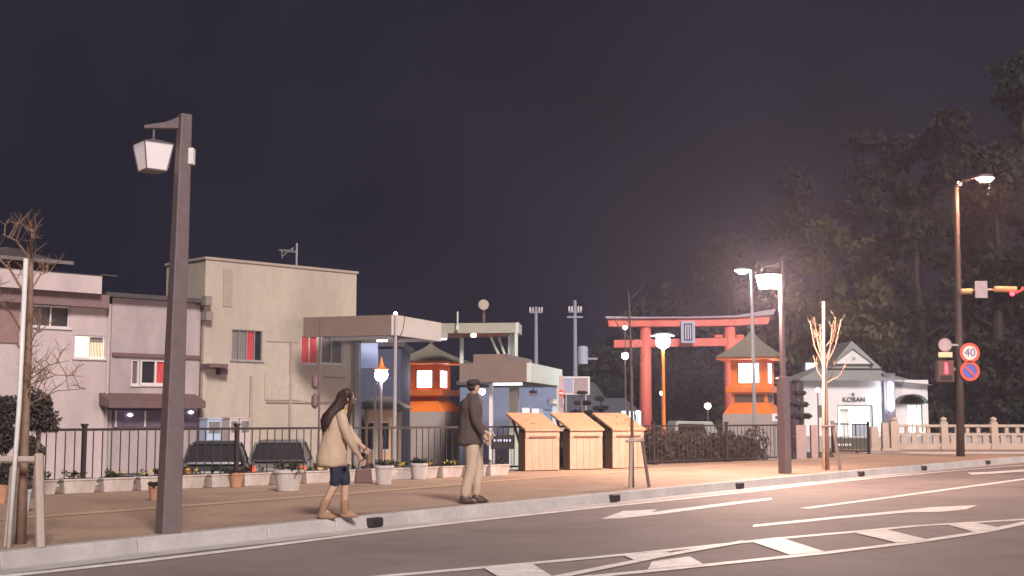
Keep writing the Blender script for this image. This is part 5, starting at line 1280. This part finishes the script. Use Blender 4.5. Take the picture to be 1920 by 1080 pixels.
MB().box(-.006, .006, -.035, .035, -.03, .10).build('case', M_WHITEM, ph, bevel=.003); MB().box(-.0085, -.0062, -.03, .03, -.02, .09).build('screen', M_GLASSD, ph)

# --- woman
wb = G(620, 973, PAVE)
wom = thing('person', 'woman with long dark hair and light brown coat walking right at the kerb', 'person', wb, R(10))
J = dict(pelvis=VV(.06, 0, .84), waist=VV(.07, 0, .98), chest=VV(.09, 0, 1.18), neck=VV(.13, 0, 1.31), head=VV(.185, 0, 1.43),
         shoulderL=VV(.10, .145, 1.25), shoulderR=VV(.10, -.145, 1.25), elbowL=VV(.22, .17, 1.0), elbowR=VV(.16, -.19, 1.00), wristL=VV(.37, .06, .86), wristR=VV(.33, -.10, .74),
         hipL=VV(.05, .08, .82), hipR=VV(.05, -.08, .82), kneeL=VV(.17, .07, .46), kneeR=VV(.06, -.07, .45), ankleL=VV(.17, .07, .09), ankleR=VV(-.10, -.07, .13), toeL=VV(.30, .08, .03), toeR=VV(.0, -.08, .03))
body(wom, J)
M_COAT = mat('light_brown_coat', (.50, .37, .27), .9, .12, 6, .3); M_COAT2 = mat('coat_hem', (.44, .36, .32), .9); M_SHORT = mat('navy_shorts', (.022, .025, .05), .85, .15, 8); M_BOOT = mat('tan_boots', (.31, .18, .11), .8, .1, 8); M_SCARF = mat('mustard_scarf', (.50, .34, .08), .85, .15, 10)
ct_ = MB().rings([((.01, 0, .60), .185, .19, 0), ((.0, 0, .66), .19, .195, 0), ((.01, 0, .80), .18, .19, 0), ((.03, 0, .95), .155, .175, 0), ((.06, 0, 1.08), .145, .17, 0), ((.085, 0, 1.20), .13, .175, 0), ((.11, 0, 1.27), .09, .13, 0), ((.125, 0, 1.31), .06, .07, 0)], 18).build('coat', M_COAT, wom, smooth=True, sub=1)
for sd_, y in (('L', 1), ('R', -1)):
    limb_cloth('sleeve', [VV(.10, y*.10, 1.26), J['shoulder'+sd_]+VV(0, y*.015, -.02), J['elbow'+sd_], J['wrist'+sd_]+VV(-.01, 0, .01)], [.06, .072, .06, .048], M_COAT, ct_)
MB().rings([((.10, 0, 1.245), .10, .12, 0), ((.11, 0, 1.28), .10, .11, 0), ((.125, 0, 1.31), .075, .08, 0)], 14).build('scarf', M_SCARF, wom, smooth=True, sub=1)
sh_ = MB().rings([((.05, 0, .60), .13, .15, 0), ((.05, 0, .76), .13, .15, 0), ((.05, 0, .88), .12, .14, 0)], 14).build('shorts', M_SHORT, wom, smooth=True)
for sd_ in ('L', 'R'):
    limb_cloth('legging', [J['hip'+sd_], J['hip'+sd_].lerp(J['knee'+sd_], .5), J['knee'+sd_]+VV(0, 0, .03), J['knee'+sd_].lerp(J['ankle'+sd_], .25)], [.10, .09, .07, .064], M_SHORT, wom)
    a = J['ankle'+sd_]; k_ = J['knee'+sd_]; tz = .001 if sd_ == 'L' else .001
    limb_cloth('boot', [k_.lerp(a, .62), k_.lerp(a, .8), a, VV(a.x+.01, a.y, .04)], [.062, .058, .052, .05], M_BOOT, wom)
    MB().rings([((a.x+.06, a.y, .001), .115, .045, 0), ((a.x+.06, a.y, .035), .118, .047, 0), ((a.x+.03, a.y, .07), .085, .045, 0), ((a.x+.0, a.y, .11), .05, .043, 0)], 14).build('boot_foot', M_BOOT, wom, smooth=True, sub=1)
hd = J['head']
hair = MB().rings([((-.06, 0, 1.02), .05, .06, 0), ((-.055, 0, 1.10), .09, .12, 0), ((-.03, 0, 1.20), .11, .14, 0), ((.03, 0, 1.30), .115, .13, 0), ((.09, 0, 1.38), .085, .10, 0), (hd+VV(-.035, 0, .03), .095, .102, 0), (hd+VV(-.02, 0, .08), .095, .10, 0), (hd+VV(-.01, 0, .12), .06, .065, 0)], 16).build('hair', M_HAIR, wom, smooth=True, sub=1)
rnd = random.Random(4); st_ = MB()
for k in range(46):
    y = rnd.uniform(-.1, .1); p0 = hd+VV(-.04+rnd.uniform(-.03, .05), y, rnd.uniform(-.05, .07)); e = VV(rnd.uniform(-.13, .02), y*1.3, rnd.uniform(.98, 1.16)); mid = p0.lerp(e, .5)+VV(rnd.uniform(-.05, .03), 0, .02)
    st_.tube([p0, mid, e], [.016, .013, .003], 5)
for y in (-1, 1): st_.tube([hd+VV(.03, y*.085, .06), hd+VV(.035, y*.105, -.08), VV(.19, y*.12, 1.22), VV(.20, y*.12, 1.10)], [.025, .028, .026, .008], 6)
st_.build('hair_strands', M_HAIR, hair, smooth=True)
# bag held in front
bgp = wb+Matrix.Rotation(R(10), 3, 'Z')@(J['wristR']+VV(.05, .03, -.06)); bag = thing('handbag', 'dark small handbag hanging from the walking woman\'s hand', 'bag', bgp, R(10))
MB().hexa([(-.11, -.04, -.26), (.11, -.04, -.26), (.11, .04, -.26), (-.11, .04, -.26)], [(-.09, -.025, -.08), (.09, -.025, -.08), (.09, .025, -.08), (-.09, .025, -.08)]).build('pouch', mat('brown_leather', (.12, .06, .05), .5), bag, bevel=.015)
MB().tube([(-.07, 0, -.09), (-.05, 0, -.01), (0, 0, .02), (.05, 0, -.01), (.07, 0, -.09)], .008, 6).build('strap', mat('brown_leather', (.12, .06, .05), .5), bag)

for o in list(man.children_recursive)+list(wom.children_recursive):
    if o.name.split('.')[0] in ('jacket', 'sleeve', 'trousers', 'trouser_leg', 'coat', 'shorts', 'hair', 'scarf'): folds(o, .05 if 'hair' in o.name else .035)

# ================================================================== HAZE
hz = MB().box(-150, 150, -40, 150, LOT-1.0, 48).build('haze', None); hz['kind'] = 'stuff'
hm = bpy.data.materials.new('haze'); hm.use_nodes = True; hn = hm.node_tree; hn.nodes.clear()
ho = hn.nodes.new('ShaderNodeOutputMaterial'); hp = hn.nodes.new('ShaderNodeVolumePrincipled')
hp.inputs['Color'].default_value = (.84, .80, 1.0, 1); hp.inputs['Density'].default_value = .0013; hp.inputs['Anisotropy'].default_value = .55
hn.links.new(hp.outputs[0], ho.inputs['Volume']); hz.data.materials.append(hm)
